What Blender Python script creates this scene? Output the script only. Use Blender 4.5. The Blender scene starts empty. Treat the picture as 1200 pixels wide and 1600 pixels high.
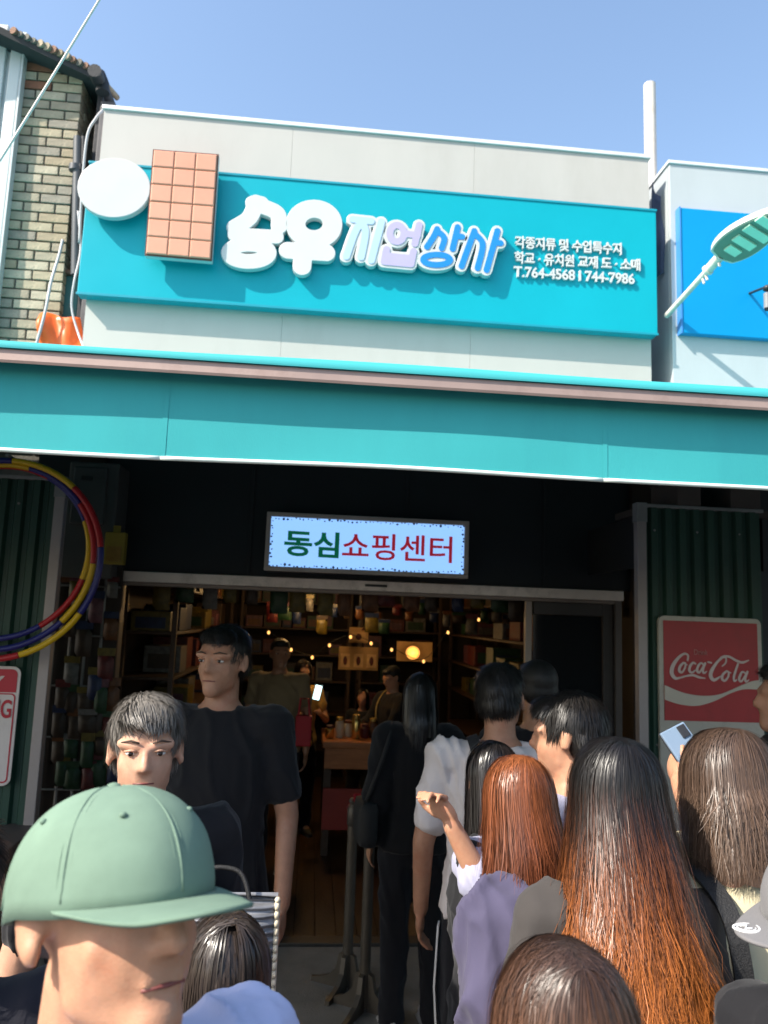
import bpy, bmesh, math, random
import numpy as np
from mathutils import Vector, Matrix, noise as mnoise

random.seed(7)
rng = np.random.default_rng(7)
SC = bpy.context.scene
COL = SC.collection
R = math.radians

# ---------------------------------------------------------------- camera
CAM_H, FPX = 1.85, 1200.0
YAW, PITCH, ROLL = R(5.0), R(8.0), R(2.1)
_F = Vector((math.sin(YAW)*math.cos(PITCH), math.cos(YAW)*math.cos(PITCH), math.sin(PITCH)))
_R0 = Vector((math.cos(YAW), -math.sin(YAW), 0)); _U0 = _R0.cross(_F)
_RT = _R0*math.cos(ROLL) + _U0*math.sin(ROLL)
_UP = _U0*math.cos(ROLL) - _R0*math.sin(ROLL)
cd = bpy.data.cameras.new('camera')
cam = bpy.data.objects.new('camera', cd); COL.objects.link(cam)
cam.matrix_world = Matrix(((_RT.x, _UP.x, -_F.x, 0), (_RT.y, _UP.y, -_F.y, 0), (_RT.z, _UP.z, -_F.z, CAM_H), (0, 0, 0, 1)))
cd.sensor_fit = 'VERTICAL'; cd.sensor_height = 36.0; cd.lens = 36.0*FPX/1600.0
cd.clip_start = 0.05; cd.clip_end = 3000
cd.dof.use_dof = True; cd.dof.focus_distance = 1.6; cd.dof.aperture_fstop = 6.3
SC.camera = cam

# ---------------------------------------------------------------- sky and sun
SUN_TO = Vector((-2.0, -1.0, 2.05)).normalized()          # towards the sun: high, from the left, in front of the shop
elev = math.asin(SUN_TO.z)
w = bpy.data.worlds.new('World'); SC.world = w; w.use_nodes = True
nt = w.node_tree; nt.nodes.clear()
sky = nt.nodes.new('ShaderNodeTexSky'); sky.sky_type = 'NISHITA'; sky.sun_disc = False
sky.sun_elevation = elev; sky.sun_rotation = math.atan2(SUN_TO.x, SUN_TO.y)
sky.air_density = 1.3; sky.dust_density = 2.2; sky.ozone_density = 2.0; sky.altitude = 50
bg = nt.nodes.new('ShaderNodeBackground'); bg.inputs['Strength'].default_value = 0.15
wo = nt.nodes.new('ShaderNodeOutputWorld')
nt.links.new(sky.outputs[0], bg.inputs[0]); nt.links.new(bg.outputs[0], wo.inputs[0])
sd = bpy.data.lights.new('sun', 'SUN'); sd.energy = 4.6; sd.angle = R(0.53); sd.color = (1.0, 0.93, 0.82)
sun = bpy.data.objects.new('sun', sd); COL.objects.link(sun)
sun.rotation_euler = SUN_TO.to_track_quat('Z', 'Y').to_euler(); sun.location = (-8, -4, 9)
vs = SC.view_settings; vs.view_transform = 'Standard'; vs.look = 'None'; vs.exposure = 1.0; vs.gamma = 1.0
vs.use_curve_mapping = False
SC.cycles.max_bounces = 6; SC.cycles.sample_clamp_indirect = 4.0

# ---------------------------------------------------------------- helpers
def at(px, py, Y):
    d = _F*FPX + _RT*(px-600.0) + _UP*(800.0-py)
    d = d*(Y/d.y)
    return Vector((d.x, d.y, d.z+CAM_H))
def atz(px, py, z):
    d = _F*FPX + _RT*(px-600.0) + _UP*(800.0-py)
    return Vector((0, 0, CAM_H)) + d*((z-CAM_H)/d.z)
ORD = ['first', 'second', 'third', 'fourth', 'fifth', 'sixth', 'seventh', 'eighth', 'ninth', 'tenth', 'eleventh', 'twelfth', 'thirteenth', 'fourteenth', 'fifteenth', 'sixteenth', 'seventeenth', 'eighteenth', 'nineteenth', 'twentieth']
def lin(c):
    return tuple(((v/255.0)/12.92 if v/255.0 <= .04045 else ((v/255.0+.055)/1.055)**2.4) for v in c)

_M = {}
def M(name, rgb, rough=.6, metal=0.0, var=.12, vs_=6.0, bump=0.0, bs=60.0, spec=.5, emit=0.0, attr=False, stretch=None, alpha=1.0, trans=0.0, sheen=0.0, ior=1.45, sss=0.0, dirt=None, dirts=3.0, dirt_amt=.5, bdist=.01):
    if name in _M: return _M[name]
    m = bpy.data.materials.new(name); m.use_nodes = True; n = m.node_tree.nodes; l = m.node_tree.links
    b = n['Principled BSDF']
    b.inputs['Roughness'].default_value = rough; b.inputs['Metallic'].default_value = metal
    b.inputs['Specular IOR Level'].default_value = spec; b.inputs['IOR'].default_value = ior
    if sheen: b.inputs['Sheen Weight'].default_value = sheen
    if trans: b.inputs['Transmission Weight'].default_value = trans
    if sss:
        b.inputs['Subsurface Weight'].default_value = sss; b.inputs['Subsurface Radius'].default_value = (.012, .004, .002); b.inputs['Subsurface Scale'].default_value = 1.0
    tc = n.new('ShaderNodeTexCoord'); mp = n.new('ShaderNodeMapping'); l.new(tc.outputs['Object'], mp.inputs['Vector'])
    if stretch: mp.inputs['Scale'].default_value = stretch
    if attr:
        at_ = n.new('ShaderNodeAttribute'); at_.attribute_name = 'Col'; src = at_.outputs['Color']
    else:
        rg = n.new('ShaderNodeRGB'); rg.outputs[0].default_value = (*rgb, 1); src = rg.outputs[0]
    if var:
        nz = n.new('ShaderNodeTexNoise'); nz.inputs['Scale'].default_value = vs_; nz.inputs['Detail'].default_value = 6; nz.inputs['Roughness'].default_value = .65
        l.new(mp.outputs[0], nz.inputs['Vector'])
        mr = n.new('ShaderNodeMapRange'); mr.inputs['From Min'].default_value = .25; mr.inputs['From Max'].default_value = .75
        mr.inputs['To Min'].default_value = 1-var; mr.inputs['To Max'].default_value = 1+var
        l.new(nz.outputs['Fac'], mr.inputs['Value'])
        mx = n.new('ShaderNodeVectorMath'); mx.operation = 'SCALE'; l.new(src, mx.inputs[0]); l.new(mr.outputs[0], mx.inputs['Scale']); src = mx.outputs[0]
        mr2 = n.new('ShaderNodeMapRange'); mr2.inputs['To Min'].default_value = max(0, rough-.1); mr2.inputs['To Max'].default_value = min(1, rough+.1)
        l.new(nz.outputs['Fac'], mr2.inputs['Value']); l.new(mr2.outputs[0], b.inputs['Roughness'])
    if dirt:
        nd = n.new('ShaderNodeTexNoise'); nd.inputs['Scale'].default_value = dirts; nd.inputs['Detail'].default_value = 9; nd.inputs['Roughness'].default_value = .75
        l.new(mp.outputs[0], nd.inputs['Vector'])
        rp = n.new('ShaderNodeMapRange'); rp.inputs['From Min'].default_value = .5; rp.inputs['From Max'].default_value = .72; rp.inputs['To Max'].default_value = dirt_amt
        l.new(nd.outputs['Fac'], rp.inputs['Value'])
        mc = n.new('ShaderNodeMix'); mc.data_type = 'RGBA'; l.new(rp.outputs[0], mc.inputs['Factor']); l.new(src, mc.inputs['A']); mc.inputs['B'].default_value = (*dirt, 1)
        src = mc.outputs['Result']
    l.new(src, b.inputs['Base Color'])
    if bump:
        nb = n.new('ShaderNodeTexNoise'); nb.inputs['Scale'].default_value = bs; nb.inputs['Detail'].default_value = 4
        l.new(mp.outputs[0], nb.inputs['Vector'])
        bp = n.new('ShaderNodeBump'); bp.inputs['Strength'].default_value = bump; bp.inputs['Distance'].default_value = bdist
        l.new(nb.outputs['Fac'], bp.inputs['Height']); l.new(bp.outputs[0], b.inputs['Normal'])
    if emit:
        b.inputs['Emission Strength'].default_value = emit; l.new(src, b.inputs['Emission Color'])
    _M[name] = m
    return m

ORG = {}
def root(name, loc, label, cat, group=None):
    o = bpy.data.objects.new(name, None); COL.objects.link(o); o.location = loc; o.empty_display_size = .1
    o['label'] = label; o['category'] = cat
    if group: o['group'] = group
    ORG[o] = Vector(loc)
    return o
def tag(o, label, cat, group=None):
    o['label'] = label; o['category'] = cat
    if group: o['group'] = group
    return o
def obj(name, verts, faces, mat, parent=None, smooth=False, loc=None, col=None, autos=None):
    me = bpy.data.meshes.new(name)
    V = np.asarray(verts, dtype=np.float64).reshape(-1, 3)
    org = ORG[parent] if parent is not None else (Vector(loc) if loc is not None else Vector(V.mean(0)*np.array([1, 1, 0]) + np.array([0, 0, V[:, 2].min()])))
    V = V - np.array(org)
    if isinstance(faces, np.ndarray):
        nf, k = faces.shape
        me.vertices.add(len(V)); me.vertices.foreach_set('co', V.astype(np.float32).ravel())
        me.loops.add(nf*k); me.loops.foreach_set('vertex_index', faces.astype(np.int32).ravel())
        me.polygons.add(nf); me.polygons.foreach_set('loop_start', np.arange(0, nf*k, k, dtype=np.int32))
        me.update(calc_edges=True)
    else:
        me.from_pydata(V.tolist(), [], faces)
    if smooth: me.polygons.foreach_set('use_smooth', np.ones(len(me.polygons), dtype=bool))
    if autos is not None:
        me.polygons.foreach_set('use_smooth', np.ones(len(me.polygons), dtype=bool)); me.set_sharp_from_angle(angle=R(autos))
    if col is not None:
        a = me.attributes.new('Col', 'FLOAT_COLOR', 'POINT'); a.data.foreach_set('color', np.asarray(col, dtype=np.float32).ravel())
    me.validate()
    if mat is not None:
        for mm in (mat if isinstance(mat, (list, tuple)) else [mat]): me.materials.append(mm)
    o = bpy.data.objects.new(name, me); COL.objects.link(o)
    if parent is not None: o.parent = parent
    else: o.location = org
    ORG[o] = Vector(org)
    return o

class MB:
    def __init__(s): s.v = []; s.f = []
    def add(s, v, f):
        n = len(s.v); s.v += [tuple(p) for p in v]; s.f += [[i+n for i in q] for q in f]; return s
    def box(s, a, b, bev=0.0, rot=None, piv=None):
        x0, y0, z0 = [min(a[i], b[i]) for i in range(3)]; x1, y1, z1 = [max(a[i], b[i]) for i in range(3)]
        if bev > 0:
            bm = bmesh.new(); bmesh.ops.create_cube(bm, size=1.0)
            for v in bm.verts: v.co = Vector(((x0+x1)/2+v.co.x*(x1-x0), (y0+y1)/2+v.co.y*(y1-y0), (z0+z1)/2+v.co.z*(z1-z0)))
            bev = min(bev, .45*min(x1-x0, y1-y0, z1-z0))
            bmesh.ops.bevel(bm, geom=bm.edges[:], offset=bev, segments=2, profile=.6, affect='EDGES')
            bm.verts.index_update(); V = [v.co.copy() for v in bm.verts]; Fc = [[v.index for v in f.verts] for f in bm.faces]; bm.free()
        else:
            V = [Vector(p) for p in ((x0, y0, z0), (x1, y0, z0), (x1, y1, z0), (x0, y1, z0), (x0, y0, z1), (x1, y0, z1), (x1, y1, z1), (x0, y1, z1))]
            Fc = [[0, 3, 2, 1], [4, 5, 6, 7], [0, 1, 5, 4], [1, 2, 6, 5], [2, 3, 7, 6], [3, 0, 4, 7]]
        if rot is not None:
            p = Vector(piv) if piv is not None else Vector(((x0+x1)/2, (y0+y1)/2, (z0+z1)/2))
            V = [rot @ (v-p) + p for v in V]
        return s.add(V, Fc)
    def tube(s, pts, r, n=8, cap=True, closed=False):
        pts = [Vector(p) for p in pts]; N = len(pts)
        rs = r if isinstance(r, (list, tuple)) else [r]*N
        V = []; Fc = []; up = None
        for i, p in enumerate(pts):
            if closed: t = (pts[(i+1) % N]-pts[i-1]).normalized()
            else: t = (pts[min(i+1, N-1)]-pts[max(i-1, 0)]).normalized()
            if up is None: up = t.orthogonal().normalized()
            else: up = (up-t*up.dot(t)).normalized()
            sd_ = t.cross(up)
            for k in range(n):
                a = 2*math.pi*k/n; V.append(p + (up*math.cos(a)+sd_*math.sin(a))*rs[i])
        for i in range(N if closed else N-1):
            j = (i+1) % N
            for k in range(n):
                Fc.append([i*n+k, i*n+(k+1) % n, j*n+(k+1) % n, j*n+k])
        if cap and not closed: Fc.append(list(range(n))[::-1]); Fc.append([(N-1)*n+k for k in range(n)])
        return s.add(V, Fc)
    def lathe(s, c, prof, n=16):
        c = Vector(c); V = []; Fc = []
        for (r, z) in prof:
            for k in range(n):
                a = 2*math.pi*k/n; V.append(c+Vector((r*math.cos(a), r*math.sin(a), z)))
        for i in range(len(prof)-1):
            for k in range(n): Fc.append([i*n+k, i*n+(k+1) % n, (i+1)*n+(k+1) % n, (i+1)*n+k])
        Fc.append(list(range(n))[::-1]); Fc.append([(len(prof)-1)*n+k for k in range(n)])
        return s.add(V, Fc)
    def ell(s, c, r, rot=None, nu=16, nv=10):
        c = Vector(c); V = [Vector((0, 0, -1))]; Fc = []
        for i in range(1, nv):
            ph = -math.pi/2+math.pi*i/nv
            for k in range(nu):
                a = 2*math.pi*k/nu; V.append(Vector((math.cos(ph)*math.cos(a), math.cos(ph)*math.sin(a), math.sin(ph))))
        V.append(Vector((0, 0, 1))); T = len(V)-1
        for k in range(nu):
            Fc.append([0, 1+(k+1) % nu, 1+k]); b0 = 1+(nv-2)*nu; Fc.append([T, b0+k, b0+(k+1) % nu])
        for i in range(nv-2):
            for k in range(nu): Fc.append([1+i*nu+k, 1+i*nu+(k+1) % nu, 1+(i+1)*nu+(k+1) % nu, 1+(i+1)*nu+k])
        V = [Vector((v.x*r[0], v.y*r[1], v.z*r[2])) for v in V]
        if rot is not None: V = [rot @ v for v in V]
        return s.add([v+c for v in V], Fc)
    def cone(s, p0, r0, p1, r1, n=12):          # tapered capsule
        p0 = Vector(p0); p1 = Vector(p1); d = (p1-p0); t = d.normalized() if d.length > 1e-6 else Vector((0, 0, 1))
        pts = []; rs = []
        for k in range(4):
            a = math.pi/2*(1-k/3.0); pts.append(p0-t*r0*math.sin(a)*.98); rs.append(max(r0*math.cos(a), r0*.05))
        for k in range(4):
            a = math.pi/2*(k/3.0); pts.append(p1+t*r1*math.sin(a)*.98); rs.append(max(r1*math.cos(a), r1*.05))
        return s.tube(pts, rs, n)
    def loft(s, rings, n=20):                   # rings: (cx, cy, z, rx, ry)
        V = []; Fc = []
        for (cx, cy, z, rx, ry) in rings:
            for k in range(n):
                a = 2*math.pi*k/n; V.append(Vector((cx+rx*math.cos(a), cy+ry*math.sin(a), z)))
        for i in range(len(rings)-1):
            for k in range(n): Fc.append([i*n+k, i*n+(k+1) % n, (i+1)*n+(k+1) % n, (i+1)*n+k])
        Fc.append(list(range(n))[::-1]); Fc.append([(len(rings)-1)*n+k for k in range(n)])
        return s.add(V, Fc)
    def xf(s, m): s.v = [tuple(m @ Vector(p)) for p in s.v]; return s
    def build(s, name, mat, parent=None, **kw): return obj(name, s.v, s.f, mat, parent, **kw)

def box(name, a, b, mat, parent=None, bev=0.0, rot=None, piv=None, **kw):
    return MB().box(a, b, bev, rot, piv).build(name, mat, parent, **kw)

# --- outlines of lettering strokes: distance field -> contour -> filled, extruded plate
def contours(strokes, pad, res):
    segs = []
    for pts, r, closed in strokes:
        P = np.array(pts, float); rr = np.array(r if isinstance(r, (list, tuple, np.ndarray)) else [r]*len(P), float)
        n = len(P)
        if n == 1: segs.append((P[0], P[0]+1e-6, rr[0], rr[0]))
        for i in range(n if closed else n-1):
            j = (i+1) % n; segs.append((P[i], P[j], rr[i], rr[j]))
    A = np.array([s_[0] for s_ in segs]); B = np.array([s_[1] for s_ in segs]); RM = max(max(s_[2], s_[3]) for s_ in segs)
    lo = np.minimum(A, B).min(0)-RM-pad-3*res; hi = np.maximum(A, B).max(0)+RM+pad+3*res
    nx = int((hi[0]-lo[0])/res)+2; ny = int((hi[1]-lo[1])/res)+2
    X, Z = np.meshgrid(lo[0]+np.arange(nx)*res, lo[1]+np.arange(ny)*res, indexing='ij')
    D = np.full((nx, ny), 1e9)
    for a, b, r0, r1 in segs:
        d = b-a; L = max(d@d, 1e-14); t = np.clip(((X-a[0])*d[0]+(Z-a[1])*d[1])/L, 0, 1)
        D = np.minimum(D, np.hypot(X-a[0]-t*d[0], Z-a[1]-t*d[1])-(r0+(r1-r0)*t)-pad)
    S = D < 0; link = {}
    mixed = ~(((S[:-1, :-1] == S[1:, :-1]) & (S[:-1, :-1] == S[:-1, 1:]) & (S[:-1, :-1] == S[1:, 1:])))
    def ept(i, j, i2, j2):
        t = D[i, j]/(D[i, j]-D[i2, j2]); return (lo[0]+(i+(i2-i)*t)*res, lo[1]+(j+(j2-j)*t)*res)
    pos = {}
    TAB = {1: [(3, 0)], 2: [(0, 1)], 3: [(3, 1)], 4: [(1, 2)], 5: [(3, 2), (1, 0)], 6: [(0, 2)], 7: [(3, 2)], 8: [(2, 3)], 9: [(2, 0)], 10: [(0, 3), (2, 1)], 11: [(2, 1)], 12: [(1, 3)], 13: [(1, 0)], 14: [(0, 3)]}
    for i, j in zip(*np.nonzero(mixed)):
        c = int(S[i, j])+2*int(S[i+1, j])+4*int(S[i+1, j+1])+8*int(S[i, j+1])
        ek = {0: ('h', i, j), 1: ('v', i+1, j), 2: ('h', i, j+1), 3: ('v', i, j)}
        for e0, e1 in TAB.get(c, []):
            k0, k1 = ek[e0], ek[e1]
            for k in (k0, k1):
                if k not in pos: pos[k] = ept(k[1], k[2], k[1]+1, k[2]) if k[0] == 'h' else ept(k[1], k[2], k[1], k[2]+1)
            link[k0] = k1
    loops = []
    while link:
        k, nxt = link.popitem(); lp = [pos[k]]; cur = nxt
        while cur in link: lp.append(pos[cur]); cur = link.pop(cur)
        if cur != k: lp.append(pos[cur])
        if len(lp) > 5:
            Q = np.array(lp)
            for _ in range(2): Q = (np.roll(Q, 1, 0)+2*Q+np.roll(Q, -1, 0))/4
            loops.append(Q)
    return loops
def plate(name, loops, yf, depth, mat, parent, bev=0.0):
    c = bpy.data.curves.new('tmp', 'CURVE'); c.dimensions = '2D'; c.fill_mode = 'BOTH'; c.extrude = depth/2; c.bevel_depth = bev; c.bevel_resolution = 1
    for Q in loops:
        sp = c.splines.new('POLY'); sp.points.add(len(Q)-1); sp.use_cyclic_u = True
        for p, q in zip(sp.points, Q): p.co = (q[0], q[1], 0, 1)
    return _curve_mesh(name, c, yf, depth+2*bev, mat, parent)
TMP = bpy.data.scenes.new('tmp')
def _eval(data):
    o = bpy.data.objects.new('tmp', data); TMP.collection.objects.link(o); return o
def _grab(o):
    vl = TMP.view_layers[0]; vl.update(); dg = vl.depsgraph; e = o.evaluated_get(dg); me = e.to_mesh()
    V = np.empty(len(me.vertices)*3, np.float32); me.vertices.foreach_get('co', V)
    Fc = [list(p.vertices) for p in me.polygons]
    N = np.empty(len(me.vertices)*3, np.float32); me.vertices.foreach_get('normal', N)
    e.to_mesh_clear(); bpy.data.objects.remove(o)
    return V.reshape(-1, 3).astype(float), Fc, N.reshape(-1, 3)
def _curve_mesh(name, c, yf, depth, mat, parent):
    V, Fc, _ = _grab(_eval(c))
    W = np.stack([V[:, 0], yf+depth/2-V[:, 2], V[:, 1]], 1)
    return obj(name, W, Fc, mat, parent)
def px_strokes(strokes, Y):
    out = []
    for st in strokes:
        pts, r = st[0], st[1]; closed = st[2] if len(st) > 2 else False
        P = [at(p[0], p[1], Y) for p in pts]
        k = (at(pts[0][0]+1, pts[0][1], Y)-at(pts[0][0], pts[0][1], Y)).length
        rr = [q*k for q in r] if isinstance(r, (list, tuple)) else r*k
        out.append(([(p.x, p.z) for p in P], rr, closed))
    return out
def ellp(cx, cy, rx, ry, n=28, rot=0.0):
    return [(cx+rx*math.cos(2*math.pi*i/n)*math.cos(rot)-ry*math.sin(2*math.pi*i/n)*math.sin(rot), cy+rx*math.cos(2*math.pi*i/n)*math.sin(rot)+ry*math.sin(2*math.pi*i/n)*math.cos(rot)) for i in range(n)]
def spline(pts, n=8):
    out = []; N = len(pts)
    for i in range(N-1):
        p0, p1, p2, p3 = [np.array(pts[max(0, min(N-1, k))], float) for k in (i-1, i, i+1, i+2)]
        for j in range(n):
            t = j/n; out.append(tuple(.5*((2*p1)+(-p0+p2)*t+(2*p0-5*p1+4*p2-p3)*t*t+(-p0+3*p1-3*p2+p3)*t**3)))
    out.append(tuple(pts[-1])); return out
def text(name, body, pl, pr, hpx, Y, depth, mat, parent, bold=.02, shear=0.0):
    """flat lettering whose left and right baseline ends sit at the given points of the plane y = Y"""
    c = bpy.data.curves.new('tmp', 'FONT'); c.body = body; c.size = 1; c.offset = bold; c.extrude = .5; c.shear = shear; c.resolution_u = 3
    V, Fc, _ = _grab(_eval(c))
    a, b = at(*pl, Y), at(*pr, Y); L = (b-a).length; h = (at(pl[0], pl[1]-hpx, Y)-a).length
    x0, x1 = V[:, 0].min(), V[:, 0].max(); y0, y1 = V[:, 1].min(), V[:, 1].max()
    u = (V[:, 0]-x0)/(x1-x0); v = (V[:, 1]-y0)/(y1-y0)
    W = np.stack([a.x+(b.x-a.x)*u, Y-depth*(V[:, 2]+.5), a.z+(b.z-a.z)*u+h*v], 1)
    return obj(name, W, Fc, mat, parent)

# ================================================================= the setting
white_panel = M('white_panel', (.45, .425, .395), .45, var=.05, vs_=2.0, bump=.03, bs=3.0, dirt=(.33, .30, .26), dirts=1.6, dirt_amt=.30, stretch=(1, 1, .35))
pale_panel = M('pale_blue_panel', (.42, .455, .47), .45, var=.05, vs_=2.0, dirt=(.34, .36, .37), dirts=1.8, dirt_amt=.3, stretch=(1, 1, .35))
cyan = M('cyan_sign_face', (.001, .315, .395), .42, var=.06, vs_=1.2, spec=.25)
blue = M('blue_sign_face', (.001, .24, .52), .42, var=.06, vs_=1.2, spec=.25)
letter_white = M('letter_white', (.53, .53, .525), .4, var=.03)
dark_wall = M('dark_transom_paint', (.012, .016, .02), .6, var=.25, vs_=3, bump=.06, bs=18)
alu = M('aluminium', (.72, .63, .58), .38, metal=.15, var=.12, vs_=9, dirt=(.18, .15, .13), dirts=8, dirt_amt=.5)
black_metal = M('black_metal', (.02, .02, .022), .45, var=.2)
grey_metal = M('grey_metal', (.22, .22, .22), .5, metal=.3, var=.2)
dark_grey = M('dark_grey_plastic', (.045, .047, .05), .5, var=.2)
tq = M('turquoise_canvas', (.042, .345, .365), .75, var=.09, vs_=2.2, bump=.2, bs=500, bdist=.002, spec=.2, dirt=(.03, .25, .30), dirts=1.4, dirt_amt=.35, stretch=(1, 1, .25))
pipe_white = M('white_pipe_paint', (.58, .55, .50), .5, var=.1, dirt=(.35, .28, .2), dirts=9, dirt_amt=.5)

asphalt = M('asphalt', (.055, .055, .057), .9, var=.35, vs_=30, bump=.5, bs=240, dirt=(.09, .085, .08), dirts=1.2)
g = obj('ground', [(-400, -400, 0), (400, -400, 0), (400, 400, 0), (-400, 400, 0)], [[0, 1, 2, 3]], asphalt, loc=(0, 0, 0)); g['kind'] = 'structure'
pave = M('pavement_concrete', (.20, .185, .165), .85, var=.25, vs_=5, bump=.3, bs=90)
pv = box('pavement', (-7, 3.35, -.1), (7, 4.64, .012), pave, loc=(0, 4, 0)); pv['kind'] = 'structure'
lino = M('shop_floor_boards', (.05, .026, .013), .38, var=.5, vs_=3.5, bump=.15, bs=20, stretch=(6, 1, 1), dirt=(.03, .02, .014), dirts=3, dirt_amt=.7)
XL, XR = at(150, 920, 4.7).x, at(985, 940, 4.7).x           # inner faces of the shop's side walls
sf = obj('shop_floor', [(XL, 4.64, .006), (XR, 4.64, .006), (XR, 9.4, .006), (XL, 9.4, .006)], [[0, 1, 2, 3]], M('floor_gap', (.02, .014, .01), .9)); sf['kind'] = 'structure'
for i in range(26):
    a = XL+.02+(XR-XL-.04)*i/26; b = XL+.02+(XR-XL-.04)*(i+1)/26
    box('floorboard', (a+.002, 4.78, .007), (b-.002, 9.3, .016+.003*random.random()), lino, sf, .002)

# ----------------------------------------------------------------- shop building
SHY = 4.75
pTL, pTR = at(163, 172, SHY), at(1013, 248, SHY)
px0, px1 = pTL.x, at(1018, 590, SHY).x
ptop = (pTL.z+pTR.z)/2
shop = root('shop_building', ((px0+px1)/2, SHY, 0), 'single storey stationery shop with pale parapet panels and open dark doorway', 'building')
# parapet of four pale panels with thin open joints, on a dark backing
wdt = (px1-px0)
box('parapet_backing', (px0+.02, SHY+.025, 3.22), (px1-.02, 5.4, ptop-.03), M('backing', (.08, .08, .08)), shop)
for i in range(3):
    a = px0+wdt*i/3; b = px0+wdt*(i+1)/3
    box('parapet_panel', (a+(.0006 if i else 0), SHY, 3.25), (b-(.0006 if i < 2 else 0), SHY+.022, ptop), white_panel, shop, .0008)
box('parapet_cap', (px0-.012, SHY-.014, ptop+.001), (px1+.012, 5.42, ptop+.028), M('cap_trim', (.70, .69, .68), .4, metal=.2), shop, .004)
box('parapet_side', (px0-.001, SHY+.03, 3.3), (px0+.018, 5.38, ptop-.002), white_panel, shop)
# walls and ceiling of the room
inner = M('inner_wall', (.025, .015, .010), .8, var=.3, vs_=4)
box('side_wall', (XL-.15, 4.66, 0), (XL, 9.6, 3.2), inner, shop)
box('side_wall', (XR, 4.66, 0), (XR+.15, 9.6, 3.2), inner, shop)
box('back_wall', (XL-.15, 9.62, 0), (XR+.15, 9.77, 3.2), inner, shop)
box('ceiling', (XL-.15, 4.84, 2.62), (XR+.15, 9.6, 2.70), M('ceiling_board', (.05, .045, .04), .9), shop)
box('roof_slab', (px0-.05, 5.44, 3.22), (px1+.02, 9.8, 3.36), M('roof_felt', (.06, .06, .06), .9), shop)
zh = at(600, 917, 4.7).z
box('transom', (XL-.4, 4.70, zh+.035), (XR+.3, 4.82, 3.215), dark_wall, shop)
for k, xx in enumerate((.27, .56, .83)):                     # joints of the transom cladding
    x = XL+(XR-XL)*xx; box('transom_batten', (x-.012, 4.69, zh+.05), (x+.012, 4.698, 3.2), dark_wall, shop, .002)
# door frame
dX0, dX1 = at(188, 1000, 4.7).x, at(957, 1000, 4.7).x
mX = at(819, 1000, 4.7).x
dfr = box('door_frame', (dX0-.05, 4.64, zh-.03), (dX1+.05, 4.74, zh+.03), alu, shop, .004)
box('frame_lip', (dX0-.03, 4.655, zh-.052), (dX1+.03, 4.735, zh-.031), M('alu_dark', (.22, .18, .16), .5, metal=.5), dfr, .003)
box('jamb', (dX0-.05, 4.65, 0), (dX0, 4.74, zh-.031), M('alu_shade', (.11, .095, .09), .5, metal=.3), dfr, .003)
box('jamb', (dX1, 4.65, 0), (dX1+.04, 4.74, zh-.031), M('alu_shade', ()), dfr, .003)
box('track_stop', (at(578, 920, 4.63).x-.03, 4.63, zh-.005), (at(605, 920, 4.63).x, 4.639, zh+.01), black_metal, dfr, .002)
box('threshold', (dX0, 4.65, .0), (dX1, 4.75, .028), M('threshold_metal', (.05, .045, .04), .5, metal=.4), dfr, .004)
glass_dark = M('door_glass', (.012, .014, .017), .08, var=0, spec=.5)
sl = box('sliding_door', (mX, 4.672, .03), (mX+.04, 4.712, zh-.053), M('stile_pale', (.30, .25, .22), .45, metal=.2), shop, .004)
box('door_stile', (dX1-.07, 4.672, .03), (dX1-.004, 4.712, zh-.053), M('stile_dark', (.06, .055, .055), .5, metal=.4), sl, .004)
box('door_rail', (mX+.052, 4.674, zh-.13), (dX1-.072, 4.71, zh-.054), M('stile_dark', ()), sl, .004)
box('door_rail', (mX+.052, 4.674, .03), (dX1-.072, 4.71, .16), M('stile_dark', ()), sl, .004)
box('door_glass', (mX+.052, 4.69, .162), (dX1-.072, 4.697, zh-.132), glass_dark, sl)
box('door_handle', (mX+.018, 4.655, .95), (mX+.034, 4.671, 1.2), black_metal, sl, .004)

# ----------------------------------------------------------------- cyan shop sign
SY = 4.665
a, b, c_, d_ = at(133, 252, SY), at(1025, 328, SY), at(1028, 525, SY), at(127, 458, SY)
sx0, sx1 = (a.x+d_.x)/2, (b.x+c_.x)/2; sz1, sz0 = (a.z+b.z)/2, (c_.z+d_.z)/2
sgn = root('shop_sign', ((sx0+sx1)/2, SHY, sz0), 'long cyan sign box with raised white and blue letters on the pale parapet', 'sign')
box('sign_box', (sx0, SY, sz0), (sx1, SHY-.001, sz1), cyan, sgn, .006)
rim = M('cyan_sign_rim', (.004, .25, .33), .4, var=.05)
box('sign_trim', (sx0-.004, SY-.006, sz0-.004), (sx1+.004, SY-.001, sz0+.012), rim, sgn, .002)
box('sign_trim', (sx0-.004, SY-.006, sz1-.012), (sx1+.004, SY-.001, sz1+.004), rim, sgn, .002)
LY = SY-.062
side_white = letter_white
def letter(nm, st, pad=0.0, col=None, inner_pad=0.0, r2=None):
    lp = contours(px_strokes(st, LY), pad, .0052)
    o = plate(nm, lp, LY, .04, letter_white, sgn, .003)
    if col is not None:
        st2 = [(s_[0], r2) + tuple(s_[2:]) for s_ in st]
        lp2 = contours(px_strokes(st2, LY), 0, .003)
        plate('letter_face', lp2, LY-.004, .003, col, o)
    return o
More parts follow.
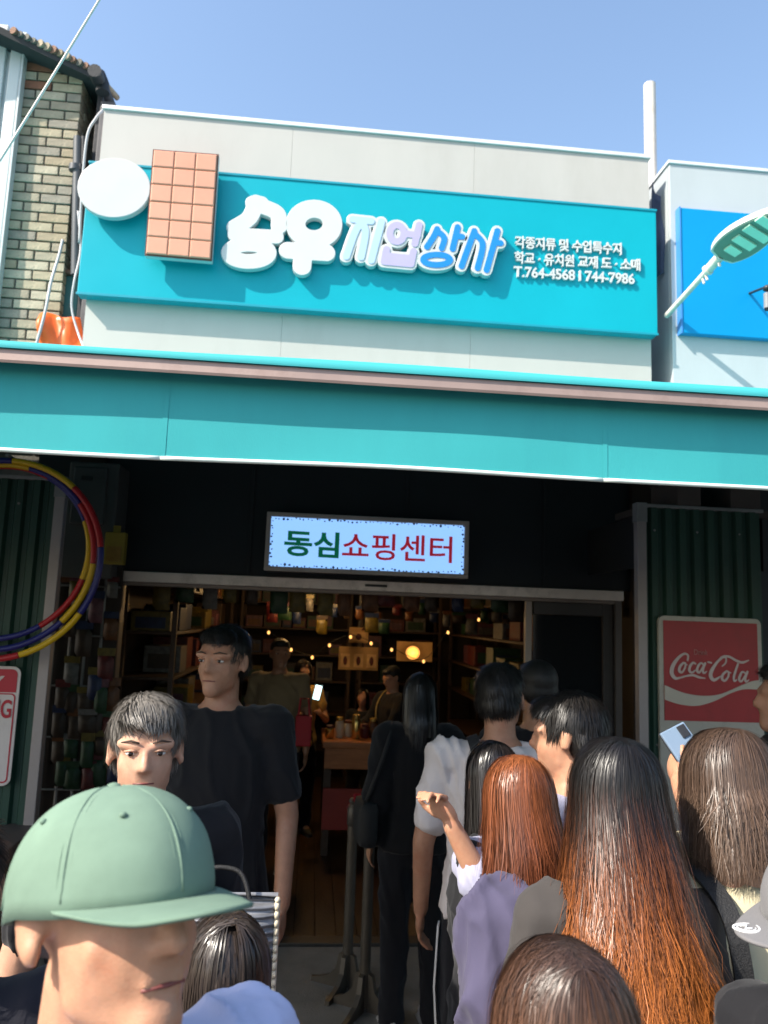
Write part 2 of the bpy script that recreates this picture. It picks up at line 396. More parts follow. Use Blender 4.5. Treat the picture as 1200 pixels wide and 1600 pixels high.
# two big bubble syllables
letter('letter', [(spline([(400, 316), (390, 340), (367, 355)], 4), 12.3), ([(396, 317), (408, 318)], 12), (spline([(406, 321), (433, 333), (436, 354)], 5), 12),
                  ([(367, 366), (432, 370)], 11), (ellp(389, 395, 31, 13.5), 11.8, True)])
letter('letter', [(ellp(491, 350, 29, 24), 14.5, True), ([(450, 391), (510, 395)], 13.5), ([(474, 394), (472, 416)], 14)])
pb = M('pale_blue_letter', (.38, .50, .68), .4, var=.04); lv = M('lavender_letter', (.40, .35, .54), .4, var=.04); db = M('bright_blue_letter', (.01, .20, .62), .4, var=.04)
RW = 9.0
letter('letter', [([(551, 343), (580, 346)], RW), (spline([(566, 347), (555, 362), (541, 401)], 5), RW), (spline([(566, 349), (571, 364), (564, 402)], 5), RW), ([(596, 347), (580, 407)], RW)], 0, pb, r2=5.6)
letter('letter', [(ellp(620, 365, 11, 13), RW, True), ([(655, 352), (648, 381)], RW), ([(637, 366), (652, 368)], RW), ([(604, 390), (600, 409), (642, 413), (646, 393)], RW), ([(603, 400), (644, 404)], RW)], 0, lv, r2=5.4)
letter('letter', [(spline([(683, 358), (678, 369), (667, 386)], 5), RW-.5), (spline([(684, 362), (694, 372), (690, 388)], 5), RW-.5), ([(715, 355), (707, 389)], RW-.5), ([(712, 369), (722, 370)], RW-.6), (ellp(682, 406, 21, 8), RW-.5, True)], 0, db, r2=4.6)
letter('letter', [(spline([(741, 361), (734, 380), (721, 416)], 5), RW-.5), (spline([(742, 366), (754, 382), (746, 419)], 5), RW-.5), ([(777, 361), (760, 422)], RW-.5), ([(772, 379), (782, 380)], RW-.6)], 0, db, r2=4.6)
# three lines of small raised lettering
text('small_lettering', '각종지류 및 수입특수지', (804, 389), (970, 400), 19, SY-.002, .018, letter_white, sgn, .022)
text('small_lettering', '학교 · 유치원 교재 도 · 소매', (803, 413), (999, 425), 19, SY-.002, .018, letter_white, sgn, .022)
text('small_lettering', 'T.764-4568 l 744-7986', (802, 434), (990, 446), 17, SY-.002, .018, letter_white, sgn, .022)
# chocolate bar board and the blank oval board beside it
CY = SY-.10
brd = MB()
q = [at(239, 233, CY), at(342, 241, CY), at(331, 408, CY), at(226, 399, CY)]
V = [Vector((p.x, CY, p.z)) for p in q]+[Vector((p.x, CY+.004, p.z)) for p in q]
Vs_ = [Vector((p.x, CY+.0045, p.z)) for p in q]+[Vector((p.x, CY+.045, p.z)) for p in q]
chb = obj('chocolate_bar_board', V, [[0, 3, 2, 1], [4, 5, 6, 7], [0, 1, 5, 4], [1, 2, 6, 5], [2, 3, 7, 6], [3, 0, 4, 7]], M('cocoa_brown', (.10, .035, .018), .5), sgn)
peach = M('peach_square', (.58, .27, .18), .45, var=.05); obj('board_edge', Vs_, [[0, 3, 2, 1], [4, 5, 6, 7], [0, 1, 5, 4], [1, 2, 6, 5], [2, 3, 7, 6], [3, 0, 4, 7]], letter_white, chb)
def bil(u, v, Y): return (q[0].lerp(q[1], u)).lerp(q[3].lerp(q[2], u), v)
for r_ in range(6):
    for k in range(3):
        mg = .016; ins = .03
        c4 = [bil((k+mu)/3*.965+.0175, (r_+mv)/6*.978+.011, CY) for mu, mv in ((.015, .02), (.985, .02), (.985, .98), (.015, .98))]
        c5 = [bil((k+mu)/3*.965+.0175, (r_+mv)/6*.978+.011, CY) for mu, mv in ((.06, .08), (.94, .08), (.94, .92), (.06, .92))]
        VV = [Vector((p.x, CY-.001, p.z)) for p in c4]+[Vector((p.x, CY-.006, p.z)) for p in c4]+[Vector((p.x, CY-.011, p.z)) for p in c5]
        FF = [[4, 7, 3, 0], [5, 4, 0, 1], [6, 5, 1, 2], [7, 6, 2, 3], [8, 11, 7, 4], [9, 8, 4, 5], [10, 9, 5, 6], [11, 10, 6, 7], [8, 9, 10, 11][::-1], [0, 1, 2, 3]]
        obj('chocolate_square', VV, FF, peach, chb)
for (hx, hy) in ((245, 252), (330, 258), (240, 385), (322, 392)):
    p = at(hx, hy, CY); MB().tube([(p.x, CY+.046, p.z), (p.x, SHY-.002 if hy < 270 else SY-.002, p.z)], .012).build('standoff', alu, sgn)
BY = SY-.095
ov = contours(px_strokes([(ellp(178, 293, 30, 22, 30), 26, True), ([(160, 293), (196, 293)], 24)], BY), 0, .006)
plate('oval_board', ov, BY, .035, M('board_white', (.50, .49, .49), .4, var=.03), sgn, .004)
for (hx, hy) in ((165, 300), (205, 290)):
    p = at(hx, hy, BY); MB().tube([(p.x, BY+.044, p.z), (p.x, SY-.002, p.z)], .012).build('standoff', alu, sgn)

# ----------------------------------------------------------------- right neighbour
rx0 = at(1046, 260, SHY).x; rtop = at(1046, 256, SHY).z
nb = root('neighbour_building', (rx0+2, SHY, 0), 'next door shop with pale blue parapet and bright blue sign at right', 'building')
for i in range(3):
    box('parapet_panel', (rx0+i*1.3+.0006, SHY, 3.0), (rx0+(i+1)*1.3-.0006, SHY+.03, rtop), pale_panel, nb, .003)
box('parapet_cap', (rx0-.012, SHY-.012, rtop+.001), (rx0+3.92, 5.3, rtop+.025), M('cap_trim', ()), nb, .004)
box('parapet_return', (rx0-.001, SHY+.032, 2.3), (rx0+.03, 5.28, rtop-.002), pale_panel, nb)
box('wall', (at(1010, 1000, 4.72).x, 4.70, 0), (rx0+3.9, 4.748, 3.3), dark_wall, nb)
box('roof_slab', (rx0, 5.3, 3.2), (rx0+3.9, 9, 3.35), M('roof_felt', ()), nb)
bs = root('blue_sign', (rx0+1.5, SHY, 3), 'plain bright blue sign box on the next door parapet', 'sign')
b0, b1 = at(1062, 324, SY+.03), at(1068, 520, SY+.03)
bx0 = (b0.x+b1.x)/2
box('sign_box', (bx0, SY+.03, b1.z), (bx0+3.0, SHY-.001, b0.z), blue, bs, .006)
box('sign_trim', (bx0-.012, SY+.024, b1.z-.004), (bx0-.0005, SHY-.002, b0.z+.004), M('blue_rim', (.05, .22, .55), .4), bs, .002)

# gap between the two shops: pipes, cloth, conduit
p0, p1 = at(1015, 132, 5.3), at(1026, 560, 5.3)
ft = MB(); ft.tube([(p0.x, 5.3, 2.6), (p0.x, 5.3, p0.z)], .046, 14)
ft.tube([(p0.x, 5.3, p0.z-.9), (p0.x, 5.3, p0.z-.84)], .052, 14)
tag(ft.build('vent_pipe', pipe_white, autos=40), 'tall white vent pipe rising above the gap between the two shops', 'pipe')
p0 = at(1036, 268, 5.2); tag(MB().tube([(p0.x, 5.2, 2.6), (p0.x, 5.2, p0.z)], .018, 10).build('thin_pipe', M('cream_pipe', (.7, .63, .52), .5)), 'short thin cream pipe between vent pipe and blue sign', 'pipe')
for (px_, r_, mm, yy, lb) in ((1035, .022, black_metal, 4.98, 'black conduit running down the gap beside the cyan sign'), (1049, .026, grey_metal, 4.92, 'grey drainpipe running down the gap beside the blue sign'), (1058, .012, M('navy_cable', (.02, .03, .09), .5), 4.84, 'thin navy cable running down beside the blue sign')):
    t_ = at(px_-3, 330, yy); b_ = at(px_, 600, yy); bb = MB(); bb.tube([(t_.x, yy, t_.z), (b_.x, yy, 2.35)], r_, 10)
    for zz in (3.1, 3.6): bb.tube([(t_.x, yy, zz), (t_.x, yy, zz+.03)], r_*1.35, 10)
    tag(bb.build('drain_pipe', mm, autos=40), lb, 'pipe')
cl = []; cf = []
t0, t1, t2, t3 = at(1019, 285, 4.9), at(1052, 330, 4.9), at(1052, 405, 4.86), at(1026, 432, 4.86)
NU, NV = 10, 14
for j in range(NV):
    for i in range(NU):
        u, v = i/(NU-1), j/(NV-1); p = (t0.lerp(t1, u)).lerp(t3.lerp(t2, u), v); cl.append((p.x, p.y+.03*math.sin(u*9+v*2)+.015*math.sin(v*8), p.z-.03*math.sin(u*3.1)))
for j in range(NV-1):
    for i in range(NU-1): cf.append([j*NU+i, j*NU+i+1, (j+1)*NU+i+1, (j+1)*NU+i])
ct = obj('hanging_cloth', cl, cf, M('navy_tarp', (.05, .07, .13), .7, var=.3, bump=.2), smooth=True); sm = ct.modifiers.new('s', 'SOLIDIFY'); sm.thickness = .006
tag(ct, 'crumpled navy tarp stuffed in the gap beside the cyan sign', 'tarp')
box('gap_wall', (px1+.02, 5.5, 0), (rx0-.005, 5.6, 4.0), M('gap_wall', (.05, .055, .055), .8, var=.3))
tag(bpy.data.objects['gap_wall'], 'dark recessed wall in the gap between the two shops', 'wall')

# ----------------------------------------------------------------- street lamp on its arm
l0, l1, l2 = at(1041, 494, 4.72), at(1124, 402, 4.25), at(1215, 338, 3.85)
lr = root('street_lamp', (l0.x, l0.y, l0.z), 'cream led street lamp head on angled arm beside the blue sign', 'street lamp')
lamp_c = M('lamp_cream', (.55, .53, .47), .45, var=.1, dirt=(.2, .18, .14), dirts=12)
MB().tube([l0, l0.lerp(l1, .9), l1], [.019, .019, .021], 12).build('arm', lamp_c, lr, autos=40)
ax = (l1-l0).normalized()
cb = MB(); cb.tube([l0.lerp(l1, .80), l0.lerp(l1, 1.02)], .030, 12); cb.tube([l0.lerp(l1, .78), l0.lerp(l1, .81)], .036, 12)
cl_ = cb.build('clamp', lamp_c, lr, autos=40)
for t_ in (.70, .76, .98):
    p = l0.lerp(l1, t_); MB().tube([p+Vector((0, 0, -.018)), p+Vector((.004, -.01, -.055))], .008, 8).build('bolt', alu, cl_)
hax = (l2-l1).normalized(); hs = hax.cross(Vector((0, 0, 1))).normalized(); hu = hs.cross(hax).normalized()
tilt = Matrix.Rotation(R(-16), 3, hax); hs = tilt @ hs; hu = tilt @ hu
HL = .50; outline = []
for i in range(33):
    t_ = i/32; wv = .125*math.sin(math.pi*min(1, t_*.93+.07)**.75)**.62 if 0 < t_ < 1 else .03
    outline.append((t_*HL, max(wv, .03)))
top = [l1+hax*x+hs*y+hu*.0 for x, y in outline]+[l1+hax*x-hs*y+hu*.0 for x, y in outline[::-1]]
n_ = len(top)
Vh = [p-hu*.012 for p in top]+[p+hu*.03 for p in top]
cen = l1+hax*HL*.5
Vh += [cen+(p-cen)*.75+hu*.055 for p in top]
Fh = [[i, (i+1) % n_, n_+(i+1) % n_, n_+i] for i in range(n_)]+[[n_+i, n_+(i+1) % n_, 2*n_+(i+1) % n_, 2*n_+i] for i in range(n_)]+[list(range(n_))[::-1], [2*n_+i for i in range(n_)]]
hd = obj('lamp_head', Vh, Fh, lamp_c, lr, autos=35)
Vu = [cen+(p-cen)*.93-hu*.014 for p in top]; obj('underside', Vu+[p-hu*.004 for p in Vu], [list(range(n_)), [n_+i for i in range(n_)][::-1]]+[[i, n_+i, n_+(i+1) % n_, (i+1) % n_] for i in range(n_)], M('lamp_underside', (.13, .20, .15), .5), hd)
for k, (s0, hw) in enumerate(((.08, .045), (.165, .07), (.255, .085), (.345, .085))):
    ps = []
    for zz in (-.018, -.030):
        for (x, y) in ((s0, -hw), (s0+.055, -hw), (s0+.055, hw), (s0, hw)): ps.append(l1+hax*x+hs*y+hu*zz)
    obj('led_lens', ps, [[0, 1, 2, 3], [7, 6, 5, 4], [0, 4, 5, 1], [1, 5, 6, 2], [2, 6, 7, 3], [3, 7, 4, 0]], M('led_lens', (.42, .62, .48), .25), hd)
cc = at(1199, 470, 4.45)
scam = root('security_camera', (cc.x, cc.y, cc.z), 'small grey security camera in front of the blue sign at the right edge', 'camera')
MB().tube([cc+Vector((0, 0, -.05)), cc+Vector((0, 0, .05))], .022, 14).build('housing', M('camera_grey', (.20, .20, .21), .4), scam, autos=40)
MB().ell(cc+Vector((.004, 0, .085)), (.03, .03, .022)).build('mount', black_metal, scam, smooth=True)
MB().tube([cc+Vector((.004, .01, .1)), Vector((cc.x+.03, SY+.031, cc.z+.16))], .009, 8).build('bracket', black_metal, scam)
MB().tube([cc+Vector((0, 0, -.062)), cc+Vector((0, 0, -.051))], .019, 14).build('lens', M('lens_black', (.005, .005, .006), .1), scam)

# ----------------------------------------------------------------- left brick house
BRY = 4.92
cxr = at(116, 260, BRY).x
bh = root('brick_house', (cxr-.6, BRY, 0), 'old pale yellow brick house with dark ragged eave left of the shop', 'building')
ztop = at(60, 98, BRY).z; zbot = 2.75
box('wall_core', (cxr-1.6, BRY+.012, 0), (cxr-.012, 8.0, ztop), M('mortar', (.13, .12, .105), .95, var=.3, vs_=20, bump=.5, bs=120), bh)
bcol = [(.37, .315, .22), (.32, .28, .205), (.41, .36, .27), (.30, .255, .19), (.33, .265, .18), (.26, .23, .185)]
bm_ = [M('brick_pale_%d' % i, c, .85, var=.22, vs_=14, bump=.45, bs=70, dirt=(.09, .08, .06), dirts=4, dirt_amt=.85) for i, c in enumerate(bcol)]
brust = M('brick_rust', (.24, .10, .06), .85, var=.25, vs_=14, bump=.4, bs=70, dirt=(.09, .06, .05), dirts=8, dirt_amt=.6)
bw, bhh, bd, jt = .19, .056, .09, .011
meshes = {}
def brick(x, y, z, lx, ly, mat):
    key = (round(lx, 3), round(ly, 3), mat.name)
    if key not in meshes:
        mb = MB().box((0, 0, 0), (lx, ly, bhh), .004); o = mb.build('brick', mat, bh); meshes[key] = o.data
        o.data.transform(Matrix.Translation(ORG[bh])); o.location = Vector((x, y, z))-ORG[bh]; return
    o = bpy.data.objects.new('brick', meshes[key]); COL.objects.link(o); o.parent = bh; o.location = Vector((x, y, z))-ORG[bh]
z = ztop-bhh-.004; row = 0
while z > zbot:
    off = 0 if row % 2 else (bw+jt)/2
    pick = lambda: (brust if (row in (0, 2) and random.random() < .6) else random.choice(bm_))
    x = cxr-(bd if row % 2 else bw); first = (bd if row % 2 else bw)
    brick(cxr-first, BRY-random.uniform(0, .004), z, first, bd if not row % 2 else bw, pick())
    x = cxr-first-jt
    while x > cxr-.85:
        brick(x-bw, BRY-random.uniform(0, .005), z, bw, .03, pick()); x -= bw+jt
    y = BRY+(bw if row % 2 else bd)+jt
    for _ in range(3):
        brick(cxr-.03, y, z, .03+random.uniform(0, .003), bw, pick()); y += bw+jt
    z -= bhh+jt; row += 1
# eave: sloping dark slab, ragged tiles on its edge
rs = M('eave_board', (.035, .035, .036), .8, var=.3); 
def slabpt(x, y, dz): return Vector((x, y, ztop+.06-(x-(cxr-.55))*.30+(y-BRY)*.05+dz))
Vs = [slabpt(x, y, dz) for dz in (0, .05) for x, y in ((cxr-1.6, BRY-.45), (cxr+.10, BRY-.08), (cxr+.10, 7.5), (cxr-1.6, 7.5))]
ev = obj('eave', Vs, [[0, 3, 2, 1], [4, 5, 6, 7], [0, 1, 5, 4], [1, 2, 6, 5], [2, 3, 7, 6], [3, 0, 4, 7]], rs, bh)
tl = [M('tile_%d' % i, c, .85, var=.3, vs_=20, bump=.4, bs=60) for i, c in enumerate([(.24, .19, .12), (.22, .12, .08), (.14, .13, .11), (.30, .25, .18)])]
for i in range(13):
    x = cxr-.40+i*.04; p = slabpt(x, BRY-.08-.37*(cxr+.10-x)/1.7+.02, .05)
    rr = random.uniform(.018, .030)
    MB().tube([p+Vector((0, -.03, rr*.4)), p+Vector((.10, .25, rr*.4+.0))], [rr, rr*1.05], 9).build('roof_tile', random.choice(tl), ev, autos=50, )
gd = M('black_flashing', (.022, .022, .025), .6, var=.3, bump=.2, bs=30); gg = M('grey_flashing', (.10, .095, .10), .6, metal=.2, var=.25, bump=.15, bs=20)
g0 = slabpt(cxr+.13, BRY-.1, .0)
MB().tube([g0+Vector((0, -.08, 0)), g0+Vector((.0, 2.2, .1))], .045, 12).build('gutter', gd, bh, autos=50)
fx = cxr+.10
box('flashing_sheet', (fx, BRY+.02, 2.8), (fx+.035, BRY+.50, g0.z-.03), gd, bh, .004)
box('flashing_sheet', (fx+.037, BRY-.02, 3.05), (fx+.13, BRY+.02, g0.z-.10), gg, bh, .004)
el = MB(); e0 = at(152, 108, BRY-.05)
el.tube([e0+Vector((-.03, 0, .0)), e0+Vector((.02, 0, -.04)), e0+Vector((.045, 0, -.10)), e0+Vector((.05, 0, -.17))], [.03, .04, .042, .045], 12)
el.build('rain_spout', gd, bh, autos=50)
# pale ribbed siding at the far left
sdg = M('pale_siding', (.50, .53, .53), .5, metal=.1, var=.08, dirt=(.3, .32, .32), dirts=3, dirt_amt=.4, stretch=(1, 1, .2))
SDY = 4.86
s0 = at(33, 110, SDY); stop = at(8, 38, SDY).z
sr = root('siding_building', (s0.x-.6, SDY, 0), 'building with pale ribbed metal siding at the far left edge', 'building')
sX = s0.x
box('wall', (sX-1.4, SDY+.03, 0), (sX-.004, SDY+.055, stop-.02), sdg, sr)
for i in range(12):
    x = sX-.006-i*.105; box('siding_rib', (x-.075, SDY, 0), (x, SDY+.031, stop-(.0 if i else .06)), sdg, sr, .008)
box('corner_trim', (sX-.003, SDY-.005, 0), (sX+.010, SDY+.056, stop-.10), sdg, sr, .003)
# clutter in the left gap
tb = at(100, 460, 5.0); tr = root('meter_box', (tb.x, 5.0, at(100, 490, 5).z), 'teal green box with rusty lid in the gap beside the brick house', 'box')
z0_, z1_ = at(100, 492, 5).z, at(100, 432, 5).z
box('case', (at(74, 460, 5).x, 4.98, z0_-.3), (at(124, 460, 5).x, 5.2, z1_), M('teal_paint', (.03, .12, .12), .6, var=.25, dirt=(.12, .06, .03), dirts=9), tr, .006)
box('lid', (at(70, 430, 5).x, 4.95, z1_+.001), (at(126, 430, 5).x, 5.22, z1_+.03), M('rust_lid', (.17, .09, .06), .8, var=.3), tr, .006)
NU, NV = 14, 12; cl = []; cf = []
t0, t1, t2, t3 = at(64, 490, 4.86), at(126, 500, 4.9), at(130, 580, 4.8), at(58, 580, 4.8)
for j in range(NV):
    for i in range(NU):
        u, v = i/(NU-1), j/(NV-1); p = (t0.lerp(t1, u)).lerp(t3.lerp(t2, u), v); k = mnoise.noise(Vector((u*3, v*3, 1.7)))
        cl.append((p.x+.01*k, p.y+.05*k-.02*math.sin(v*6+u*2), p.z+.012*math.sin(u*7)))
for j in range(NV-1):
    for i in range(NU-1): cf.append([j*NU+i, j*NU+i+1, (j+1)*NU+i+1, (j+1)*NU+i])
ct = obj('orange_tarp', cl, cf, M('orange_plastic', (.80, .13, .02), .4, var=.15, vs_=10), smooth=True); sm = ct.modifiers.new('s', 'SOLIDIFY'); sm.thickness = .004
tag(ct, 'crumpled bright orange plastic sheet at the foot of the brick house gap', 'tarp')
wc = M('grey_cable', (.42, .42, .44), .5, var=.1)
for k, (pts, r_, lb) in enumerate((([(98, 375, 4.9), (92, 400, 4.88), (80, 440, 4.84), (70, 490, 4.8), (55, 545, 4.8)], .010, 'pale grey cable curving down past the orange sheet'),
        ([(122, 330, 4.85), (126, 390, 4.85), (116, 440, 4.82), (112, 480, 4.82), (122, 520, 4.8), (138, 560, 4.7)], .008, 'thin grey cable hanging between brick house and cyan sign'),
        ([(163, 170, 4.85), (150, 185, 4.8), (136, 215, 4.8), (128, 300, 4.83), (124, 380, 4.85)], .009, 'grey cable looping over the shop parapet corner at left'))):
    P = [at(*p) for p in pts]; P = spline([tuple(p) for p in P], 6)
    tag(MB().tube(P, r_, 6).build('loose_cable', wc, smooth=True), lb, 'cable')
for px_, lb, rr in ((118, 'wide dark grey drainpipe on the corner of the brick house', .03), (127, 'narrow black drainpipe beside the brick house corner', .02)):
    t_, b_ = at(px_+4, 215, BRY-.03), at(px_, 330, BRY-.03); mb = MB().tube([t_, at(px_, 430, BRY-.03)], rr, 10)
    mb.tube([t_+Vector((0, 0, -.2)), t_+Vector((0, 0, -.24))], rr*1.3, 10)
    tag(mb.build('drain_pipe', gd if rr < .025 else M('dark_pipe', (.06, .065, .075), .5, var=.2), autos=40), lb, 'pipe')
P = [at(330, -290, 2.3), at(155, 0, 2.25), at(0, 250, 2.2), at(-160, 490, 2.15)]
tag(MB().tube(spline([tuple(p) for p in P], 6), .0038, 8).build('overhead_cable', M('cream_cable', (.62, .58, .52), .5, var=.05), smooth=True), 'cream overhead cable crossing the sky in front of the brick house', 'cable')

# ----------------------------------------------------------------- awning
AY = 1.80
zs1, zs0, zb0, zv0 = at(600, 571, AY).z, at(600, 584, AY).z, at(600, 604, AY-.04).z, at(600, 736, AY).z
AX0, AX1 = -6.0, 5.0
aw = root('awning', (0, AY, zv0), 'long turquoise canvas awning with deep valance over the shop front', 'awning')
bar_m = M('bar_brown', (.34, .25, .22), .5, metal=.25, var=.1, dirt=(.2, .13, .11), dirts=7)
zb0 = at(600, 603, AY-.048).z; zs0 = at(600, 583, AY-.048).z; zs1 = at(600, 568, AY-.052).z
pr_ = [(AY-.046, zs0), (AY-.048, zb0+.006), (AY-.046, zb0), (AY-.04, zb0+.001), (AY+.02, zb0+.03), (AY+.02, zs0)]
V = [(x, y, z) for x in (AX0, AX1) for y, z in pr_]; obj('front_bar', V, [[0, 1, 2, 3, 4, 5], [11, 10, 9, 8, 7, 6]]+[[i, 6+i, 6+(i+1) % 6, (i+1) % 6] for i in range(6)], bar_m, aw)
st = []; NX = 120
def wav(x): return .004*math.sin(x*2.3)+.003*math.sin(x*5.1+1)
V = []; Fc = []
for i in range(NX+1):
    x = AX0+(AX1-AX0)*i/NX
    for (yy, zz) in ((AY-.05, zs0+.002), (AY-.054, zs1-.004+wav(x)*.6), (AY-.03, zs1+wav(x)*.6), (AY+.03, zs1+.012), (2.9, zs1+.30-.03), (4.72, 3.2)):
        V.append((x, yy, zz))
for i in range(NX):
    for k in range(5): Fc.append([i*6+k, (i+1)*6+k, (i+1)*6+k+1, i*6+k+1])
cn = obj('canopy', V, Fc, M('turquoise_edge', (.05, .38, .41), .7, var=.06, vs_=2, bump=.15, bs=500, bdist=.002, spec=.25), aw, smooth=True); sm = cn.modifiers.new('s', 'SOLIDIFY'); sm.thickness = .0025; sm.offset = 1; sm.use_rim = False
seamx = [at(255, 650, AY).x, at(943, 690, AY).x]; pitch_ = seamx[1]-seamx[0]
edges = [AX0]+[seamx[0]+pitch_*k for k in range(-5, 6) if AX0+.1 < seamx[0]+pitch_*k < AX1-.1]+[AX1]
for e0, e1 in zip(edges[:-1], edges[1:]):
    V = []; Fc = []; nx, nz = 26, 12
    ph = e0*3.7
    for j in range(nz+1):
        for i in range(nx+1):
            u, v = i/nx, j/nz; x = e0+(e1-e0)*u
            y = AY+.004-.004*math.sin(x*2.7+1)*v+.0016*math.sin(x*8+v*3)*v
            V.append((x, y, zb0+.02+(zv0+.008-zb0-.02)*v+wav(x)*v*.7))
    for j in range(nz):
        for i in range(nx): Fc.append([j*(nx+1)+i, (j+1)*(nx+1)+i, (j+1)*(nx+1)+i+1, j*(nx+1)+i+1])
    vp = obj('valance_panel', V, Fc, tq, aw, smooth=True); sm = vp.modifiers.new('s', 'SOLIDIFY'); sm.thickness = .003; sm.offset = 0; sm.use_rim = False
    sv = [(V[j*(nx+1)][0]+dx, V[j*(nx+1)][1]-.0024, V[j*(nx+1)][2]) for j in range(nz+1) for dx in (-.001, .011)]; obj('seam', sv, [[2*j, 2*j+2, 2*j+3, 2*j+1] for j in range(nz)], tq, vp)
    hv = MB(); pts = [(V[nz*(nx+1)+i][0], V[nz*(nx+1)+i][1], V[nz*(nx+1)+i][2]-.001) for i in range(nx+1)]
    hv.tube(pts, .0055, 6); hv.build('hem_piping', M('hem_white', (.66, .76, .70), .6, var=.06), vp, smooth=True)
for x in (-4.2, -2.0, 2.55, 4.2):
    MB().tube([(x, 4.70, 2.9), (x+.25, 3.2, 2.68), (x, AY+.03, (zs0+zb0)/2)], .02, 8).build('folding_arm', grey_metal, aw, autos=40)

# ----------------------------------------------------------------- corrugated green side panels
gsheet = M('green_sheet', (.014, .05, .034), .5, var=.3, vs_=4, bump=.12, bs=20, dirt=(.05, .06, .05), dirts=5, dirt_amt=.45, stretch=(1, 1, .25))
post_m = M('panel_post', (.30, .265, .26), .45, metal=.3, var=.15, dirt=(.2, .17, .15), dirts=6)
def corr(name, x0, x1, y, z0, z1, label, postx, cat='panel'):
    r_ = root(name, ((x0+x1)/2, y, z0), label, cat)
    pit = .076; n = int((x1-x0)/pit)+1; prof = []
    for k in range(n):
        for (u, d) in ((0, 0), (.30, 0), (.45, .022), (.85, .022), (1.0, 0)):
            x = x0+(k+u)*pit
            if x <= x1: prof.append((x, y-d))
    V = [(x, yy, z) for z in (z0, z1) for x, yy in prof]; m = len(prof)
    o = obj('corrugated_sheet', V, [[i, i+1, m+i+1, m+i] for i in range(m-1)], gsheet, r_); sm = o.modifiers.new('s', 'SOLIDIFY'); sm.thickness = .002
    for px_ in postx: 
        po = box('edge_post', (px_-.024, y-.03, z0), (px_+.024, y+.02, z1+.008), post_m, r_, .004)
        box('post_cap', (px_-.028, y-.034, z1+.009-.09), (px_+.028, y+.024, z1+.02), grey_metal, po, .003)
    box('top_rail', (x0, y-.026, z1-.001), (x1, y+.004, z1+.016), grey_metal, r_, .003)
    for zz in (z0+.25, (z0+z1)/2, z1-.12):
        for k in range(0, n, 3):
            x = x0+(k+.65)*pit
            if x < x1-.02: MB().ell((x, y-.024, zz), (.006, .004, .006), nu=8, nv=6).build('rivet', grey_metal, o, smooth=True)
    return r_
PY = 3.8
lx1 = (at(96, 752, PY).x+at(72, 1070, PY).x)/2
corr('corrugated_panel', lx1-1.15, lx1-.02, PY, at(20, 1300, PY).z, at(50, 750, PY).z, 'dark green corrugated side panel at left behind the hula hoops', [lx1])
rx_ = (at(996, 800, PY).x+at(1006, 1180, PY).x)/2
corr('corrugated_panel', rx_+.02, at(1192, 900, PY).x, PY, .1, at(1090, 797, PY).z, 'dark green corrugated side panel at right behind the red drink sign', [rx_])

# ----------------------------------------------------------------- red drink sign
KY = PY-.05
ka, kb = at(1029, 962, KY), at(1187, 968, KY); kx0 = (ka.x+at(1033, 1180, KY).x)/2; kx1 = kb.x+.004; kz1 = (ka.z+kb.z)/2; kz0 = kz1-1.05
ck = root('drink_sign', ((kx0+kx1)/2, KY, kz0), 'tall red and cream Coca-Cola sign with white border on the right green panel', 'sign')
def rrect(x0, z0, x1, z1, r, n=6):
    P = []
    for (cx, cz, a0) in ((x1-r, z1-r, 0), (x0+r, z1-r, 90), (x0+r, z0+r, 180), (x1-r, z0+r, 270)):
        for k in range(n+1): a = R(a0+90*k/n); P.append((cx+r*math.cos(a), cz+r*math.sin(a)))
    return np.array(P)
cream = M('sign_cream', (.42, .39, .34), .35, var=.08, vs_=5, dirt=(.22, .19, .15), dirts=6, dirt_amt=.45)
redm = M('sign_red', (.34, .022, .025), .35, var=.12, vs_=4, dirt=(.16, .02, .02), dirts=6, dirt_amt=.4)
plate('sign_plate', [rrect(kx0, kz0, kx1, kz1, .028)], KY, .018, cream, ck, .002)
rz0 = at(1100, 1127, KY).z; ix0, ix1 = kx0+.021, kx1-.021
rf = box('red_field', (ix0, KY-.004, rz0), (ix1, KY-.0005, kz1-.022), redm, ck, .0015)
LYk = KY-.0075
def kx(u, v): return (ix0+(ix1-ix0)*(u-105)/(1078-105), rz0+(kz1-.022-rz0)*(1168-v)/(1168-130))
sc_k = (ix1-ix0)/(1078-105)
def ink(strokes, nm='script_lettering'):
    out = []
    for st in strokes:
        P = [kx(*p) for p in spline(st[0], 7)]; rr = st[1]
        if isinstance(rr, (list, tuple)): rr = list(np.interp(np.linspace(0, 1, len(P)), np.linspace(0, 1, len(rr)), rr)*sc_k)
        else: rr = rr*sc_k
        out.append((P, rr, False))
    return plate(nm, contours(out, 0, .0011), LYk, .0025, M('script_white', (.55, .45, .42), .4, var=.05), rf)
ink([([(345, 540), (350, 490), (310, 475), (250, 520), (195, 600), (180, 680), (215, 730), (265, 725), (330, 705), (400, 695), (460, 715), (520, 722)], [9, 9, 10, 14, 19, 20, 15, 8, 8, 11, 11, 4])])   # C with its tail
ink([([(300, 570), (265, 610), (258, 655), (285, 668), (315, 620), (322, 575), (300, 568), (340, 590)], [10, 13, 13, 9, 9, 9, 6, 4])])                                   # o
ink([([(425, 575), (400, 565), (370, 600), (360, 645), (385, 668), (425, 640)], [8, 10, 13, 13, 10, 5])])                                                              # c
ink([([(505, 580), (480, 565), (450, 600), (440, 645), (462, 665), (495, 615), (525, 565)], [8, 9, 12, 13, 9, 8, 9]), ([(525, 565), (500, 635), (510, 668), (540, 650)], [10, 11, 10, 4])])   # a
ink([([(555, 552), (588, 560)], 8)])                                                                                                                                  # hyphen
